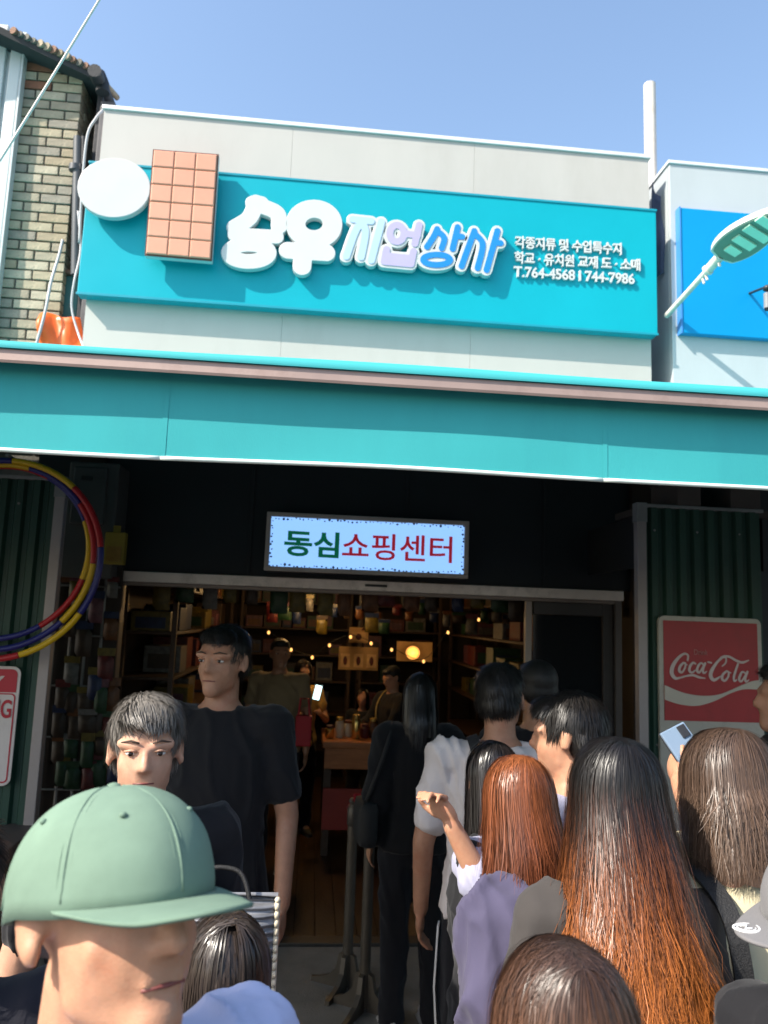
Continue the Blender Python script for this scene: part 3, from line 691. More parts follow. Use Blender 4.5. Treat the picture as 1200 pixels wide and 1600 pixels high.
ink([([(700, 590), (735, 555), (740, 505), (705, 500), (640, 560), (590, 640), (578, 700), (610, 738), (655, 715), (690, 690)], [6, 7, 9, 10, 13, 18, 19, 15, 9, 4]),
     ([(655, 545), (700, 495), (770, 488), (850, 530), (910, 545), (975, 520)], [7, 10, 11, 12, 12, 5])])                                                                # C and its swash
ink([([(745, 640), (706, 675), (695, 722), (722, 742), (758, 700), (764, 655), (745, 640), (790, 660)], [9, 12, 13, 10, 9, 9, 7, 4])])
ink([([(868, 550), (835, 640), (815, 705), (822, 742), (850, 725)], [9, 11, 12, 10, 4])])
ink([([(935, 655), (905, 645), (878, 690), (872, 730), (895, 742), (930, 690), (960, 640)], [8, 9, 12, 12, 9, 8, 9]), ([(960, 640), (935, 710), (942, 745), (972, 725)], [10, 11, 10, 4])])
def ktext(body, u0, u1, v, h):
    c = bpy.data.curves.new('tmp', 'FONT'); c.body = body; c.extrude = .5; c.offset = .0; V, Fc, _ = _grab(_eval(c))
    x0, x1 = V[:, 0].min(), V[:, 0].max(); y0, y1 = V[:, 1].min(), V[:, 1].max(); A = kx(u0, v); B = kx(u1, v-h)
    W = np.stack([A[0]+(B[0]-A[0])*(V[:, 0]-x0)/(x1-x0), LYk+.0015-.0015*(V[:, 2]+.5)*1.0, A[1]+(B[1]-A[1])*(V[:, 1]-y0)/(y1-y0)], 1)
    obj('small_lettering', W, Fc, M('script_dull', (.40, .16, .15), .4), rf)
ktext('Drink', 412, 555, 480, 55)
up = spline([(105, 805), (300, 880), (500, 905), (680, 880), (880, 790), (1000, 740), (1090, 725)], 8)
lo = spline([(105, 955), (260, 1000), (430, 1010), (600, 960), (780, 870), (920, 825), (1090, 825)], 8)
Q = np.array([kx(min(p[0], 1077), p[1]) for p in lo]+[kx(min(p[0], 1077), p[1]) for p in up[::-1]])
plate('ribbon_wave', [Q], LYk, .0025, M('wave_cream', (.48, .43, .36), .4, var=.06), rf)

# ----------------------------------------------------------------- left enamel sign (cut by the frame)
NY = PY-.06
na = at(33, 1046, NY); nx1 = na.x; nz1 = at(0, 1041, NY).z; nz0 = at(10, 1228, NY).z; nx0 = nx1-.42
ns = root('parking_sign', ((nx0+nx1)/2, NY, nz0), 'white enamel sign with red header at the left edge below the hoops', 'sign')
enam = M('enamel_white', (.62, .56, .54), .3, var=.06, dirt=(.4, .33, .3), dirts=5, dirt_amt=.3); ered = M('enamel_red', (.42, .012, .03), .3, var=.06)
plate('sign_plate', [rrect(nx0, nz0, nx1, nz1, .035)], NY, .004, enam, ns, .001)
zr = at(20, 1082, NY).z
hp = rrect(nx0+.012, zr, nx1-.012, nz1-.012, .025); hp[hp[:, 1] < (zr+nz1)/2-.02, 1] = zr
plate('red_header', [hp], NY-.0022, .002, ered, ns)
ring = [rrect(nx0+.012, nz0+.012, nx1-.012, zr-.004, .02), rrect(nx0+.018, nz0+.018, nx1-.018, zr-.010, .016)[::-1]]
plate('border_line', ring, NY-.0022, .002, ered, ns)
def ntext(body, x0, x1, zz0, zz1, mat, bold):
    c = bpy.data.curves.new('tmp', 'FONT'); c.body = body; c.extrude = .5; c.offset = bold; V, Fc, _ = _grab(_eval(c))
    a0, a1 = V[:, 0].min(), V[:, 0].max(); b0_, b1_ = V[:, 1].min(), V[:, 1].max()
    W = np.stack([x0+(x1-x0)*(V[:, 0]-a0)/(a1-a0), NY-.0023-.002*(V[:, 2]+.5), zz0+(zz1-zz0)*(V[:, 1]-b0_)/(b1_-b0_)], 1)
    obj('lettering', W, Fc, mat, ns)
ntext('Y', at(-14, 1065, NY).x, at(7, 1065, NY).x, at(0, 1075, NY).z, at(0, 1056, NY).z, enam, .03)
ntext('NG', at(-18, 1110, NY).x, at(18, 1110, NY).x, at(5, 1122, NY).z, at(5, 1093, NY).z, ered, .02)

# ----------------------------------------------------------------- lit shop name box
EY = 4.5
ea, eb, ec, ed = at(417, 802, EY), at(732, 813, EY), at(731, 904, EY), at(413, 892, EY)
ex0, ex1 = (ea.x+ed.x)/2, (eb.x+ec.x)/2; ez1, ez0 = (ea.z+eb.z)/2, (ec.z+ed.z)/2
lb = root('light_box_sign', ((ex0+ex1)/2, 4.7, ez0), 'glowing pale blue light box with green and red Korean letters above the door', 'sign')
frm = M('lightbox_frame', (.46, .40, .37), .5, metal=.1, var=.15); ft_ = .026
box('case', (ex0+.004, EY+.02, ez0+.004), (ex1-.004, 4.699, ez1-.004), M('case_dark', (.05, .05, .05), .6), lb)
for (x0, x1, z0, z1) in ((ex0, ex1, ez1-ft_, ez1), (ex0, ex1, ez0, ez0+ft_), (ex0, ex0+ft_, ez0+ft_, ez1-ft_), (ex1-ft_, ex1, ez0+ft_, ez1-ft_)):
    box('frame', (x0, EY-.02, z0), (x1, EY+.02, z1), frm, lb, .004)
gm = bpy.data.materials.new('lightbox_glow'); gm.use_nodes = True; n = gm.node_tree.nodes; l = gm.node_tree.links
b = n['Principled BSDF']; b.inputs['Base Color'].default_value = (.35, .5, .7, 1); b.inputs['Emission Color'].default_value = (.27, .53, 1.0, 1); b.inputs['Emission Strength'].default_value = .56; b.inputs['Roughness'].default_value = .4
scr = box('glow_panel', (ex0+ft_, EY+.0, ez0+ft_), (ex1-ft_, EY+.016, ez1-ft_), gm, lb)
wr = M('garland_dark', (.06, .08, .16), .5, var=.4, vs_=40)
# beaded fringe of little lamps round the panel
for k in range(120):
    t_ = k/120*2*((ex1-ex0-2*ft_)+(ez1-ez0-2*ft_)); W_, H_ = ex1-ex0-2*ft_, ez1-ez0-2*ft_
    if t_ < W_: x, zz = ex0+ft_+t_, ez1-ft_-.008
    elif t_ < W_+H_: x, zz = ex1-ft_-.008, ez1-ft_-(t_-W_)
    elif t_ < 2*W_+H_: x, zz = ex1-ft_-(t_-W_-H_), ez0+ft_+.008
    else: x, zz = ex0+ft_+.008, ez0+ft_+(t_-2*W_-H_)
    rr = random.uniform(.003, .008); MB().ell((x+random.uniform(-.006, .006), EY-.005, zz+random.uniform(-.006, .006)), (rr, .005, rr*random.uniform(.6, 1.2)), nu=6, nv=5).build('bead', wr, scr)
gr = M('light_letter_green', (.0, .10, .05), .5, emit=.35); rdl = M('light_letter_red', (.26, .008, .02), .5, emit=.45)
text('letter_green', '동심', (443, 868), (529, 873), 41, EY-.001, .003, gr, lb, .028)
text('letter_red', '쇼핑센터', (534, 873), (706, 880), 42, EY-.001, .003, rdl, lb, .012)

# ================================================================= things under the awning and inside the shop
# electric box
q0, q1 = at(118, 726, 4.55), at(186, 830, 4.55)
mb_ = root('switch_box', ((q0.x+q1.x)/2, 4.6, q1.z), 'dim grey electric switch box high on the wall left of the door', 'switch box')
box('case', (q0.x, 4.45, q1.z-.28), (q1.x, 4.699, q0.z), M('box_grey', (.085, .085, .085), .5, var=.15), mb_, .01)
cv = box('cover', (q0.x+.03, 4.425, q1.z+.02), (q1.x-.06, 4.449, q0.z-.03), M('box_grey2', (.07, .072, .075), .5, var=.15), mb_, .01)
box('slot', ((q0.x+q1.x)/2-.06, 4.42, q0.z-.11), ((q0.x+q1.x)/2, 4.4245, q0.z-.085), black_metal, cv)

# hula hoops: each of coloured segments
hc = at(18, 872, 3.62); hoop_cols = [M('hoop_red', (.42, .015, .02), .3, var=.06), M('hoop_yellow', (.62, .38, .01), .3, var=.06), M('hoop_blue', (.02, .02, .16), .3, var=.06)]
for k, (dy, dx, dz, rad, ph, lb_, rt) in enumerate(((0.0, 0.0, 0, .452, .15, 'outermost red and yellow hula hoop hanging on the left green panel', .0145), (.03, -.012, .012, .425, 1.35, 'middle yellow and blue hula hoop hanging on the left green panel', .0145), (.06, -.02, .035, .400, 2.5, 'innermost blue and red hula hoop hanging behind the other two', .0135))):
    c = hc+Vector((dx-.06, dy, dz)); hr = root('hula_hoop', (c.x, c.y, c.z-rad), lb_, 'hula hoop', 'hula hoops on the left panel')
    nseg = 9
    for s_ in range(nseg):
        a0 = 2*math.pi*s_/nseg+ph; a1 = 2*math.pi*(s_+1)/nseg+ph-.006
        pts = [c+Vector((rad*math.cos(a0+(a1-a0)*i/9), .02*math.sin(a0+(a1-a0)*i/9), rad*math.sin(a0+(a1-a0)*i/9))) for i in range(10)]
        MB().tube(pts, rt, 10).build('hoop_segment', hoop_cols[(s_*(1 if k != 1 else 2)+k) % 3], hr, autos=60)
MB().tube([hc+Vector((-.06, .10, .47)), hc+Vector((-.06, -.02, .47))], .008, 8).build('wall_hook', grey_metal)
tag(bpy.data.objects['wall_hook'], 'metal hook carrying the hula hoops on the left panel', 'hook')

# stall under the left panel: slab and cartons
st0 = at(20, 1306, 3.6)
sl_ = root('stall_table', (lx1-.5, 3.6, 0), 'low stall table with brown top below the left green panel', 'table')
box('tabletop', (lx1-1.1, 3.3, st0.z-.045), (lx1+.05, 3.95, st0.z), M('stall_top', (.10, .08, .075), .6, var=.2), sl_, .006)
for xx in (lx1-1.05, lx1): 
    for yy in (3.35, 3.9): box('leg', (xx-.02, yy-.02, 0), (xx+.02, yy+.02, st0.z-.046), black_metal, sl_, .003)
carton = M('carton_board', (.24, .155, .085), .85, var=.15, vs_=6, bump=.1, bs=60)
for k in range(3):
    x0 = lx1-.95+k*.33; zz = st0.z-.06; cr = root('carton_box', (x0+.15, 3.55, 0), ('leftmost', 'middle', 'rightmost')[k]+' brown carton under the low stall table at left', 'box', 'cartons under the stall table')
    box('carton_body', (x0, 3.32, .02), (x0+.3, 3.85, zz-.05-.03*k), carton, cr, .006)
    box('tape', (x0+.12, 3.317, .02), (x0+.18, 3.3195, zz-.06-.03*k), M('tape', (.30, .22, .12), .3), cr)
    box('lid_flap', (x0-.003, 3.31, zz-.049-.03*k), (x0+.303, 3.86, zz-.041-.03*k), carton, cr, .003)

# goods hanging on the pegboard between the left panel and the door
pg0, pg1 = at(78, 900, 4.5).x, at(186, 900, 4.5).x
pbr = root('display_rack', ((pg0+pg1)/2, 4.55, 0), 'dark wire display rack full of toys left of the shop door', 'rack')
box('back_board', (pg0-.1, 4.58, .1), (pg1, 4.60, 2.1), M('rack_board', (.04, .03, .025), .8), pbr)
for k in range(5):
    x = pg0-.05+k*(pg1-pg0)/4.4; MB().tube([(x, 4.56, .1), (x, 4.56, 2.1)], .009, 6).build('rack_bar', grey_metal if k != 2 else M('rack_pale', (.3, .27, .25), .5), pbr)
for k in range(7): MB().tube([(pg0-.1, 4.55, .3+k*.28), (pg1, 4.55, .3+k*.28)], .006, 6).build('rack_bar', grey_metal, pbr)
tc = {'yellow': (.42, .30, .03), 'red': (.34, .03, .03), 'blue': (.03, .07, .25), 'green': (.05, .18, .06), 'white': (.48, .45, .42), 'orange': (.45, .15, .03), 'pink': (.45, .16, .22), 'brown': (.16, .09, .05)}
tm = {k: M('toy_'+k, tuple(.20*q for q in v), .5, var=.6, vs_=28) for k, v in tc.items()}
def packet(x, y, z, w_, h_, col, label, group, d=.02):
    """a hanging packet: bulging bag with a folded header card"""
    r_ = root('toy_packet', (x, y, z-h_), label, 'packet', group)
    V = []; Fc = []; nx, nz = 5, 6
    for s_ in (-1, 1):
        for j in range(nz+1):
            for i in range(nx+1):
                u, v = i/nx*2-1, j/nz*2-1; bl = (1-u**4)*(1-v**4)
                V.append((x+u*w_/2, y+s_*d*bl, z-h_*.22-(h_*.78)*(j/nz)))
    k0 = (nx+1)*(nz+1)
    for j in range(nz):
        for i in range(nx):
            a = j*(nx+1)+i; Fc.append([a, a+nx+1, a+nx+2, a+1]); Fc.append([k0+a, k0+a+1, k0+a+nx+2, k0+a+nx+1])
    obj('bag', V, Fc, tm[col], r_, smooth=True)
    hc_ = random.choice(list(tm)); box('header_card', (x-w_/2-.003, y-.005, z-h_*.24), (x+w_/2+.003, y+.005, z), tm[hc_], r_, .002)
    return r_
spots = [(98, 800, .10, .2, 'yellow'), (112, 845, .07, .26, 'yellow'), (128, 815, .06, .12, 'white'), (100, 905, .11, .12, 'orange'), (120, 930, .08, .14, 'yellow'), (140, 900, .07, .16, 'red'), (105, 985, .09, .16, 'brown'), (150, 960, .08, .18, 'pink'), (172, 990, .08, .16, 'orange'), (130, 1010, .09, .2, 'brown'), (165, 1050, .09, .18, 'red'), (110, 1060, .08, .16, 'white'), (150, 1080, .09, .18, 'blue'), (176, 930, .06, .12, 'white')]+[(92+(i % 5)*21+random.uniform(-5, 5), 1105+(i//5)*38+random.uniform(-8, 8), random.uniform(.07, .10), random.uniform(.13, .2), random.choice(['brown', 'red', 'orange', 'blue', 'brown', 'green'])) for i in range(20)]
cnt = {}
spots.sort(key=lambda q_: q_[1])
def _o(c): return ORD[cnt[c]-1]+' '+c+' one'
for px_, py_, w_, h_, c in spots:
    p = at(px_, py_-12, 4.50); cnt[c] = cnt.get(c, 0)+1
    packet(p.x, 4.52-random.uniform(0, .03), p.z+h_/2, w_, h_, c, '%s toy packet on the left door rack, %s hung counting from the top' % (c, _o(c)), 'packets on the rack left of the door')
yc = at(180, 857, 4.42); yb = root('yellow_box', (yc.x, 4.42, yc.z-.1), 'square dull yellow boxed toy hanging just below the switch box', 'box')
box('box_body', (yc.x-.055, 4.40, yc.z-.09), (yc.x+.055, 4.46, yc.z+.09), M('dull_yellow', (.30, .22, .03), .5, var=.2), yb, .004)
box('box_window', (yc.x-.04, 4.395, yc.z-.075), (yc.x+.04, 4.3995, yc.z+.01), M('dull_amber', (.26, .15, .03), .3, var=.3, vs_=30), yb)
box('header_tab', (yc.x-.02, 4.425, yc.z+.0905), (yc.x+.02, 4.43, yc.z+.13), M('dull_yellow', ()), yb)

# clutter above the right panel
for k, (a0, a1, zz, lb_) in enumerate(((1040, 1075, 788, 'small dark carton on top of the right green panel beside its post'), (1120, 1165, 786, 'larger dark carton on top of the right green panel near the frame edge'))):
    p, p2 = at(a0, zz, PY+.12), at(a1, zz, PY+.12); cr = root('dark_carton', (p.x, PY+.12, p.z), lb_, 'box')
    zt = at(1090, 797, PY).z+.017
    box('carton_body', (p.x, PY-.02, zt), (p2.x, PY+.3, zt+.14+.04*k), M('dark_carton', (.07, .055, .05), .8, var=.2), cr, .005)
    box('lid_flap', (p.x-.004, PY-.025, zt+.141+.04*k), (p2.x+.004, PY+.305, zt+.149+.04*k), M('dark_carton', ()), cr, .002)
shf = root('high_shelf', (rx_+.5, PY+.2, at(1090, 797, PY).z-.03), 'dark shelf board behind the top of the right green panel', 'shelf')
box('board', (rx_+.03, PY+.03, at(1090, 797, PY).z-.02), (rx_+.75, PY+.4, at(1090, 797, PY).z+.0165), M('shelf_dark', (.05, .04, .035), .7), shf)
for x in (rx_+.06, rx_+.7): box('bracket', (x-.01, PY+.04, at(1090, 797, PY).z-.3), (x+.01, 4.69, at(1090, 797, PY).z-.021), black_metal, shf)

# crowd barrier stanchions with hooked feet
stm = M('stanchion_metal', (.075, .062, .048), .5, metal=.3, var=.25)
for (bx_, by_, tx_, ty_, lb_) in ((568, 1578, 568, 1278, 'nearer brown barrier post with splayed foot in the doorway'), (541, 1545, 543, 1258, 'farther brown barrier post standing behind the red pennant')):
    p = atz(bx_, by_, 0.012); t_ = at(tx_, ty_, p.y); h = t_.z
    sr_ = root('barrier_post', (p.x, p.y, 0.012), lb_, 'barrier post', 'barrier posts in the doorway')
    MB().tube([(p.x, p.y, .03), (p.x, p.y, h)], .026, 14).build('post', stm, sr_, autos=40)
    MB().lathe((p.x, p.y, h), [(.027, -.10), (.031, -.095), (.031, -.02), (.02, .0), (.02, .012), (.026, .02), (.018, .035)], 14).build('post_head', M('stanchion_dark', (.07, .06, .05), .45, metal=.4), sr_, autos=40)
    for k in range(4):
        a = math.pi/4+math.pi/2*k+.25; d = Vector((math.cos(a), math.sin(a), 0)); c = Vector((p.x, p.y, .012)); n2 = Vector((-d.y, d.x, 0))
        prof = [(.02, .0), (.20, .0), (.20, .02), (.16, .028), (.10, .05), (.06, .09), (.045, .16), (.02, .17)]
        V = [c+d*x+n2*s_*.012+Vector((0, 0, z)) for s_ in (-1, 1) for x, z in prof]; m = len(prof)
        obj('foot', V, [list(range(m)), [m+i for i in range(m)][::-1]]+[[i, m+i, m+(i+1) % m, (i+1) % m] for i in range(m)], stm, sr_)
NU, NV = 8, 10; cl = []; cf = []
t0, t1, t2, t3 = at(552, 1240, 4.05), at(590, 1245, 4.05), at(574, 1300, 4.02), at(558, 1292, 4.02)
for j in range(NV):
    for i in range(NU):
        u, v = i/(NU-1), j/(NV-1); p = (t0.lerp(t1, u)).lerp(t3.lerp(t2, u), v); cl.append((p.x, p.y+.02*math.sin(u*7+v*2), p.z))
for j in range(NV-1):
    for i in range(NU-1): cf.append([j*NU+i, j*NU+i+1, (j+1)*NU+i+1, (j+1)*NU+i])
pn = root('red_pennant', (t3.x, 4.03, t3.z), 'red cloth pennant with pale tip hanging between the barrier posts', 'pennant')
o = obj('cloth', cl, cf, M('red_cloth', (.36, .008, .02), .7, var=.2), pn, smooth=True); sm = o.modifiers.new('s', 'SOLIDIFY'); sm.thickness = .004
tp = [t3+Vector((0, -.006, .0)), t2+Vector((0, -.006, 0)), t2+Vector((.0, -.006, -.02)), t3+Vector((0, -.006, -.02))]
obj('pale_tip', [*tp, *[p+Vector((0, .012, 0)) for p in tp]], [[0, 3, 2, 1], [4, 5, 6, 7], [0, 1, 5, 4], [1, 2, 6, 5], [2, 3, 7, 6], [3, 0, 4, 7]], M('pale_tip', (.5, .32, .2), .6), pn)
MB().tube([at(543, 1262, 4.19), at(556, 1246, 4.1), at(585, 1247, 4.02), at(568, 1282, 3.97)], .008, 8).build('barrier_cord', M('cord_dark', (.10, .01, .015), .8), pn)

# ----------------------------------------------------------------- shop interior
wood = M('counter_wood', (.36, .13, .045), .35, var=.3, vs_=5, bump=.05, bs=30, stretch=(1, 8, 8)); wood_d = M('dark_wood', (.045, .022, .011), .55, var=.35, vs_=5, stretch=(1, 8, 8))
CYY = 6.25
ct0 = at(508, 1158, CYY); cx0, cx1 = ct0.x, at(650, 1160, CYY).x; cz = ct0.z
co = root('counter', ((cx0+cx1)/2, CYY+.3, 0.015), 'warm lit wooden shop counter with red front in the middle of the shop', 'counter')
box('countertop', (cx0-.02, CYY-.03, cz-.05), (cx1, CYY+.75, cz), wood, co, .008)
box('front_rail', (cx0, CYY, cz-.21), (cx1-.02, CYY+.03, cz-.052), wood, co, .005)
box('front_panel', (cx0, CYY+.01, .22), (cx1-.02, CYY+.04, cz-.36), M('red_brown', (.26, .025, .015), .5, var=.2), co, .005)
for x in (cx0, cx1-.08): box('leg', (x+.002, CYY+.045, .016), (x+.06, CYY+.11, cz-.051), wood_d, co, .004)
box('side_panel', (cx0, CYY+.05, .22), (cx0+.02, CYY+.7, cz-.06), wood_d, co)
gold = M('gold_foil', (.65, .42, .12), .25, metal=.8, var=.2); jar_g = M('jar_glass', (.5, .42, .3), .12, var=.05, spec=.6)
for k, (px_, col) in enumerate(((515, 'gold'), (530, 'glass'), (543, 'glass'), (556, 'gold'), (570, 'red'), (582, 'orange'))):
    p = at(px_, 1150, CYY+.15+.05*(k % 3)); hh = (.10, .16, .13, .19, .11, .15)[k]
    mt = gold if col == 'gold' else jar_g if col == 'glass' else tm[col]
    jr = root('sweet_jar', (p.x, p.y, cz), '%s sweet jar on the lit counter, %s from its left end' % ({'gold': 'gold', 'glass': 'clear', 'red': 'red', 'orange': 'orange'}[col], ('first', 'second', 'third', 'fourth', 'fifth', 'sixth')[k]), 'jar', 'jars on the counter')
    MB().lathe((p.x, p.y, cz), [(.03, .001), (.036, .01), (.036, hh*.75), (.026, hh*.85)], 14).build('jar_body', mt, jr, autos=40)
    MB().lathe((p.x, p.y, cz), [(.029, hh*.851), (.03, hh), (.02, hh+.006)], 14).build('jar_lid', gold if k % 2 else tm['red'], jr, autos=40)
# shelves on the back and side walls
def shelf_unit(x0, x1, y0, y1, label, zs):
    r_ = root('wall_shelf', ((x0+x1)/2, (y0+y1)/2, .017), label, 'shelf', 'dark wall shelves in the shop')
    for zz in zs: box('shelf_board', (x0, y0, zz-.02), (x1, y1, zz), wood_d, r_, .003)
    for (xx, yy) in ((x0, y0), (x1-.03, y0), (x0, y1-.03), (x1-.03, y1-.03)): box('upright', (xx-.002, yy-.002, .017), (xx+.032, yy+.032, max(zs)+.25), wood_d, r_, .003)
    return zs
ZS = [.35, .75, 1.12, 1.42, 1.72, 2.02]
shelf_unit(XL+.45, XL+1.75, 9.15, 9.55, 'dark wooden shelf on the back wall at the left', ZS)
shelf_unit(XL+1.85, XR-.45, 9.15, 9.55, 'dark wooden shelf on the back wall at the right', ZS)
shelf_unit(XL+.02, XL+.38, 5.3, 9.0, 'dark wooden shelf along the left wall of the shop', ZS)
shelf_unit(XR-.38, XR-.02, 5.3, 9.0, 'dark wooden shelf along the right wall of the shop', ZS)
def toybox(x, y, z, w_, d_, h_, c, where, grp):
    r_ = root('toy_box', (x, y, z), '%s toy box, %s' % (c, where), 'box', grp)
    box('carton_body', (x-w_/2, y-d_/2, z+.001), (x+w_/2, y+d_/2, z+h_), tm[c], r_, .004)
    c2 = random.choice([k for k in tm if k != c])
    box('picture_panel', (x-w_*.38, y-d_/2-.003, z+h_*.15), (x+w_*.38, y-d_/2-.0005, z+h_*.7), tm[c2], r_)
keys = list(tm)
SHN = {ZS[1]: 'second lowest', ZS[2]: 'third lowest', ZS[3]: 'middle', ZS[4]: 'second highest', ZS[5]: 'top'}
for zz in ZS[1:]:
    kk = 0
    for (a, b) in ((XL+.5, XL+1.72), (XL+1.9, XR-.5)):
        x = a
        while x < b-.1:
            w_ = random.uniform(.12, .26); h_ = random.uniform(.12, .25)
            if x+w_ > b: break
            if random.random() < .85: toybox(x+w_/2, 9.33, zz, w_-.015, .2, h_, random.choice(keys), '%s from left on the %s back wall shelf' % (ORD[min(kk, 19)], SHN[zz]), 'toy boxes on the back wall shelves'); kk += 1
            x += w_
for zz in ZS[2:]:
    k1 = k2 = 0
    for y in np.arange(5.45, 8.8, .42):
        if rng.random() < .75:
            toybox(XL+.2+random.uniform(-.03, .03), y, zz, .26, random.uniform(.2, .36), random.uniform(.12, .24), random.choice(keys), '%s from the door on the %s left wall shelf' % (ORD[k1], SHN[zz]), 'toy boxes on the left wall shelves'); k1 += 1
        if rng.random() < .75:
            toybox(XR-.2+random.uniform(-.03, .03), y, zz, .26, random.uniform(.2, .36), random.uniform(.12, .24), random.choice(keys), '%s from the door on the %s right wall shelf' % (ORD[k2], SHN[zz]), 'toy boxes on the right wall shelves'); k2 += 1
# rail of packets hanging just inside the door
rl = MB().tube([(XL+.1, 5.1, 2.12), (XR-.1, 5.1, 2.12)], .012, 8).build('hanging_rail', grey_metal, autos=40); tag(rl, 'thin metal rail just inside the door carrying toy packets', 'rail')
for i in range(19):
    x = XL+.3+i*(XR-XL-.6)/18+random.uniform(-.03, .03); c = random.choice(keys); h_ = random.uniform(.14, .26)
    packet(x, 5.1, 2.10, random.uniform(.08, .13), h_, c, '%s toy packet, %s from left on the rail inside the door' % (c, ORD[i]), 'packets on the door rail')
for i in range(20):
    p = at(425+i*19.5, 962+random.uniform(-8, 12), 7.2); c = random.choice(keys)
    packet(p.x, 7.2, p.z+random.uniform(.02, .16), random.uniform(.06, .13), random.uniform(.10, .20), c, '%s toy packet, %s from left hanging over the lit counter' % (c, ORD[i]), 'packets over the counter')
# display boards behind the counter with pictures, lit
dcl = at(590, 1040, 8.4)
def signboard(name, a, b, Y, mat, label, n_pic, pm):
    p, q_ = at(*a, Y), at(*b, Y); r_ = root(name, ((p.x+q_.x)/2, Y, q_.z), label, 'board')
    box('board', (p.x, Y, q_.z), (q_.x, Y+.03, p.z), mat, r_, .004)
    for k in range(n_pic):
        u0, u1 = p.x+(q_.x-p.x)*(k+.14)/n_pic, p.x+(q_.x-p.x)*(k+.86)/n_pic; h = p.z-q_.z
        o_ = box('picture', (u0, Y-.006, q_.z+h*.12), (u1, Y-.001, p.z-h*.3), pm, r_, .002)
        MB().ell(((u0+u1)/2, Y-.008, q_.z+h*.4), ((u1-u0)*.22, .004, h*.2)).build('motif', tm['red'], o_, smooth=True)
    MB().tube([((p.x+q_.x)/2, Y+.015, p.z), ((p.x+q_.x)/2, Y+.015, 2.62)], .005, 6).build('hanger', black_metal, r_)
amber = M('amber_board', (.38, .22, .08), .6, var=.2); amb2 = M('amber_picture', (.55, .34, .14), .6, var=.3, vs_=25)
signboard('price_board', (530, 1010), (590, 1048), 7.9, amber, 'amber board with three pictures hanging behind the counter', 3, amb2)
signboard('small_board', (546, 980), (575, 1005), 7.9, amber, 'small amber board above the three picture board', 1, amb2)
p = at(590, 978, 7.6); rd = root('red_toy', (p.x, 7.6, p.z), 'red toy parasol hanging above the counter', 'toy')
MB().lathe((p.x, 7.6, p.z-.05), [(.16, 0), (.155, .012), (.10, .05), (.03, .09), (.01, .10)], 14).build('canopy', tm['red'], rd, autos=40)
MB().tube([(p.x, 7.6, p.z+.05), (p.x, 7.6, p.z+.13)], .04, 10).build('crown', tm['orange'], rd, autos=40)
MB().tube([(p.x, 7.6, p.z+.13), (p.x, 7.6, 2.62)], .004, 6).build('string', black_metal, rd)
# lamps: round glowing lamp behind the counter, pendants over it
def lamp_light(name, loc, power, rad, col, parent):
    ld = bpy.data.lights.new(name, 'POINT'); ld.energy = power; ld.shadow_soft_size = rad; ld.color = col
    o = bpy.data.objects.new(name, ld); COL.objects.link(o); o.parent = parent; o.location = Vector(loc)-ORG[parent]
WARM = (1.0, .62, .26)
p = at(645, 1020, 8.2); wl = root('round_lamp', (p.x, 8.2, p.z-.1), 'round glowing warm lamp in the middle of the back of the shop', 'lamp')
MB().ell(p, (.075, .05, .07)).build('lamp_globe', M('globe_glow', (1.0, .42, .09), .4, var=.35, vs_=22, emit=.62), wl, smooth=True)
box('lamp_bracket', (p.x-.02, 8.25, p.z-.02), (p.x+.02, 8.4, p.z+.02), black_metal, wl)
box('lamp_board', (p.x-.15, 8.40, p.z-.10), (p.x+.24, 8.43, p.z+.11), amber, wl, .004)
lamp_light('lamp_light', (p.x, 8.05, p.z), 1.3, .08, WARM, wl)
for (x, y, e, nm) in ((.05, 6.75, 10.0, 'over the counter'), (-.55, 7.6, 1.8, 'left of the counter'), (.75, 7.8, 1.4, 'right of the counter')):
    pl_ = root('pendant_lamp', (x, y, 2.2), 'brass pendant lamp with warm bulb %s' % nm, 'lamp', 'pendant lamps in the shop')
    MB().lathe((x, y, 2.22), [(.15, 0), (.14, .01), (.06, .10), (.03, .13), (.025, .16)], 18).build('lamp_shade', gold, pl_, autos=40)
    MB().ell((x, y, 2.215), (.035, .035, .045)).build('bulb', M('bulb_glow', (1.0, .68, .32), .4, var=0, emit=9), pl_, smooth=True)
    MB().tube([(x, y, 2.38), (x, y, 2.62)], .005, 6).build('flex', black_metal, pl_)
    lamp_light('lamp_light', (x, y, 2.14), e, .05, WARM, pl_)

sl2 = root('string_lights', (.1, 7.4, 1.9), 'string of small warm bulbs sagging across the back of the shop', 'string lights')
SP = [at(px_, py_, 7.4) for px_, py_ in ((420, 985), (455, 1012), (488, 1024), (515, 1005), (548, 992), (580, 1002), (612, 1012), (662, 1030), (700, 985), (722, 960), (748, 965), (764, 1012), (790, 990))]
MB().tube(spline([tuple(p) for p in SP], 5), .003, 5).build('wire', black_metal, sl2, smooth=True)
for p in SP: MB().ell(p+Vector((0, 0, -.02)), (.013, .013, .017), nu=10, nv=8).build('bulb', M('fairy_glow', (1.0, .48, .13), .4, var=0, emit=1.1), sl2, smooth=True)

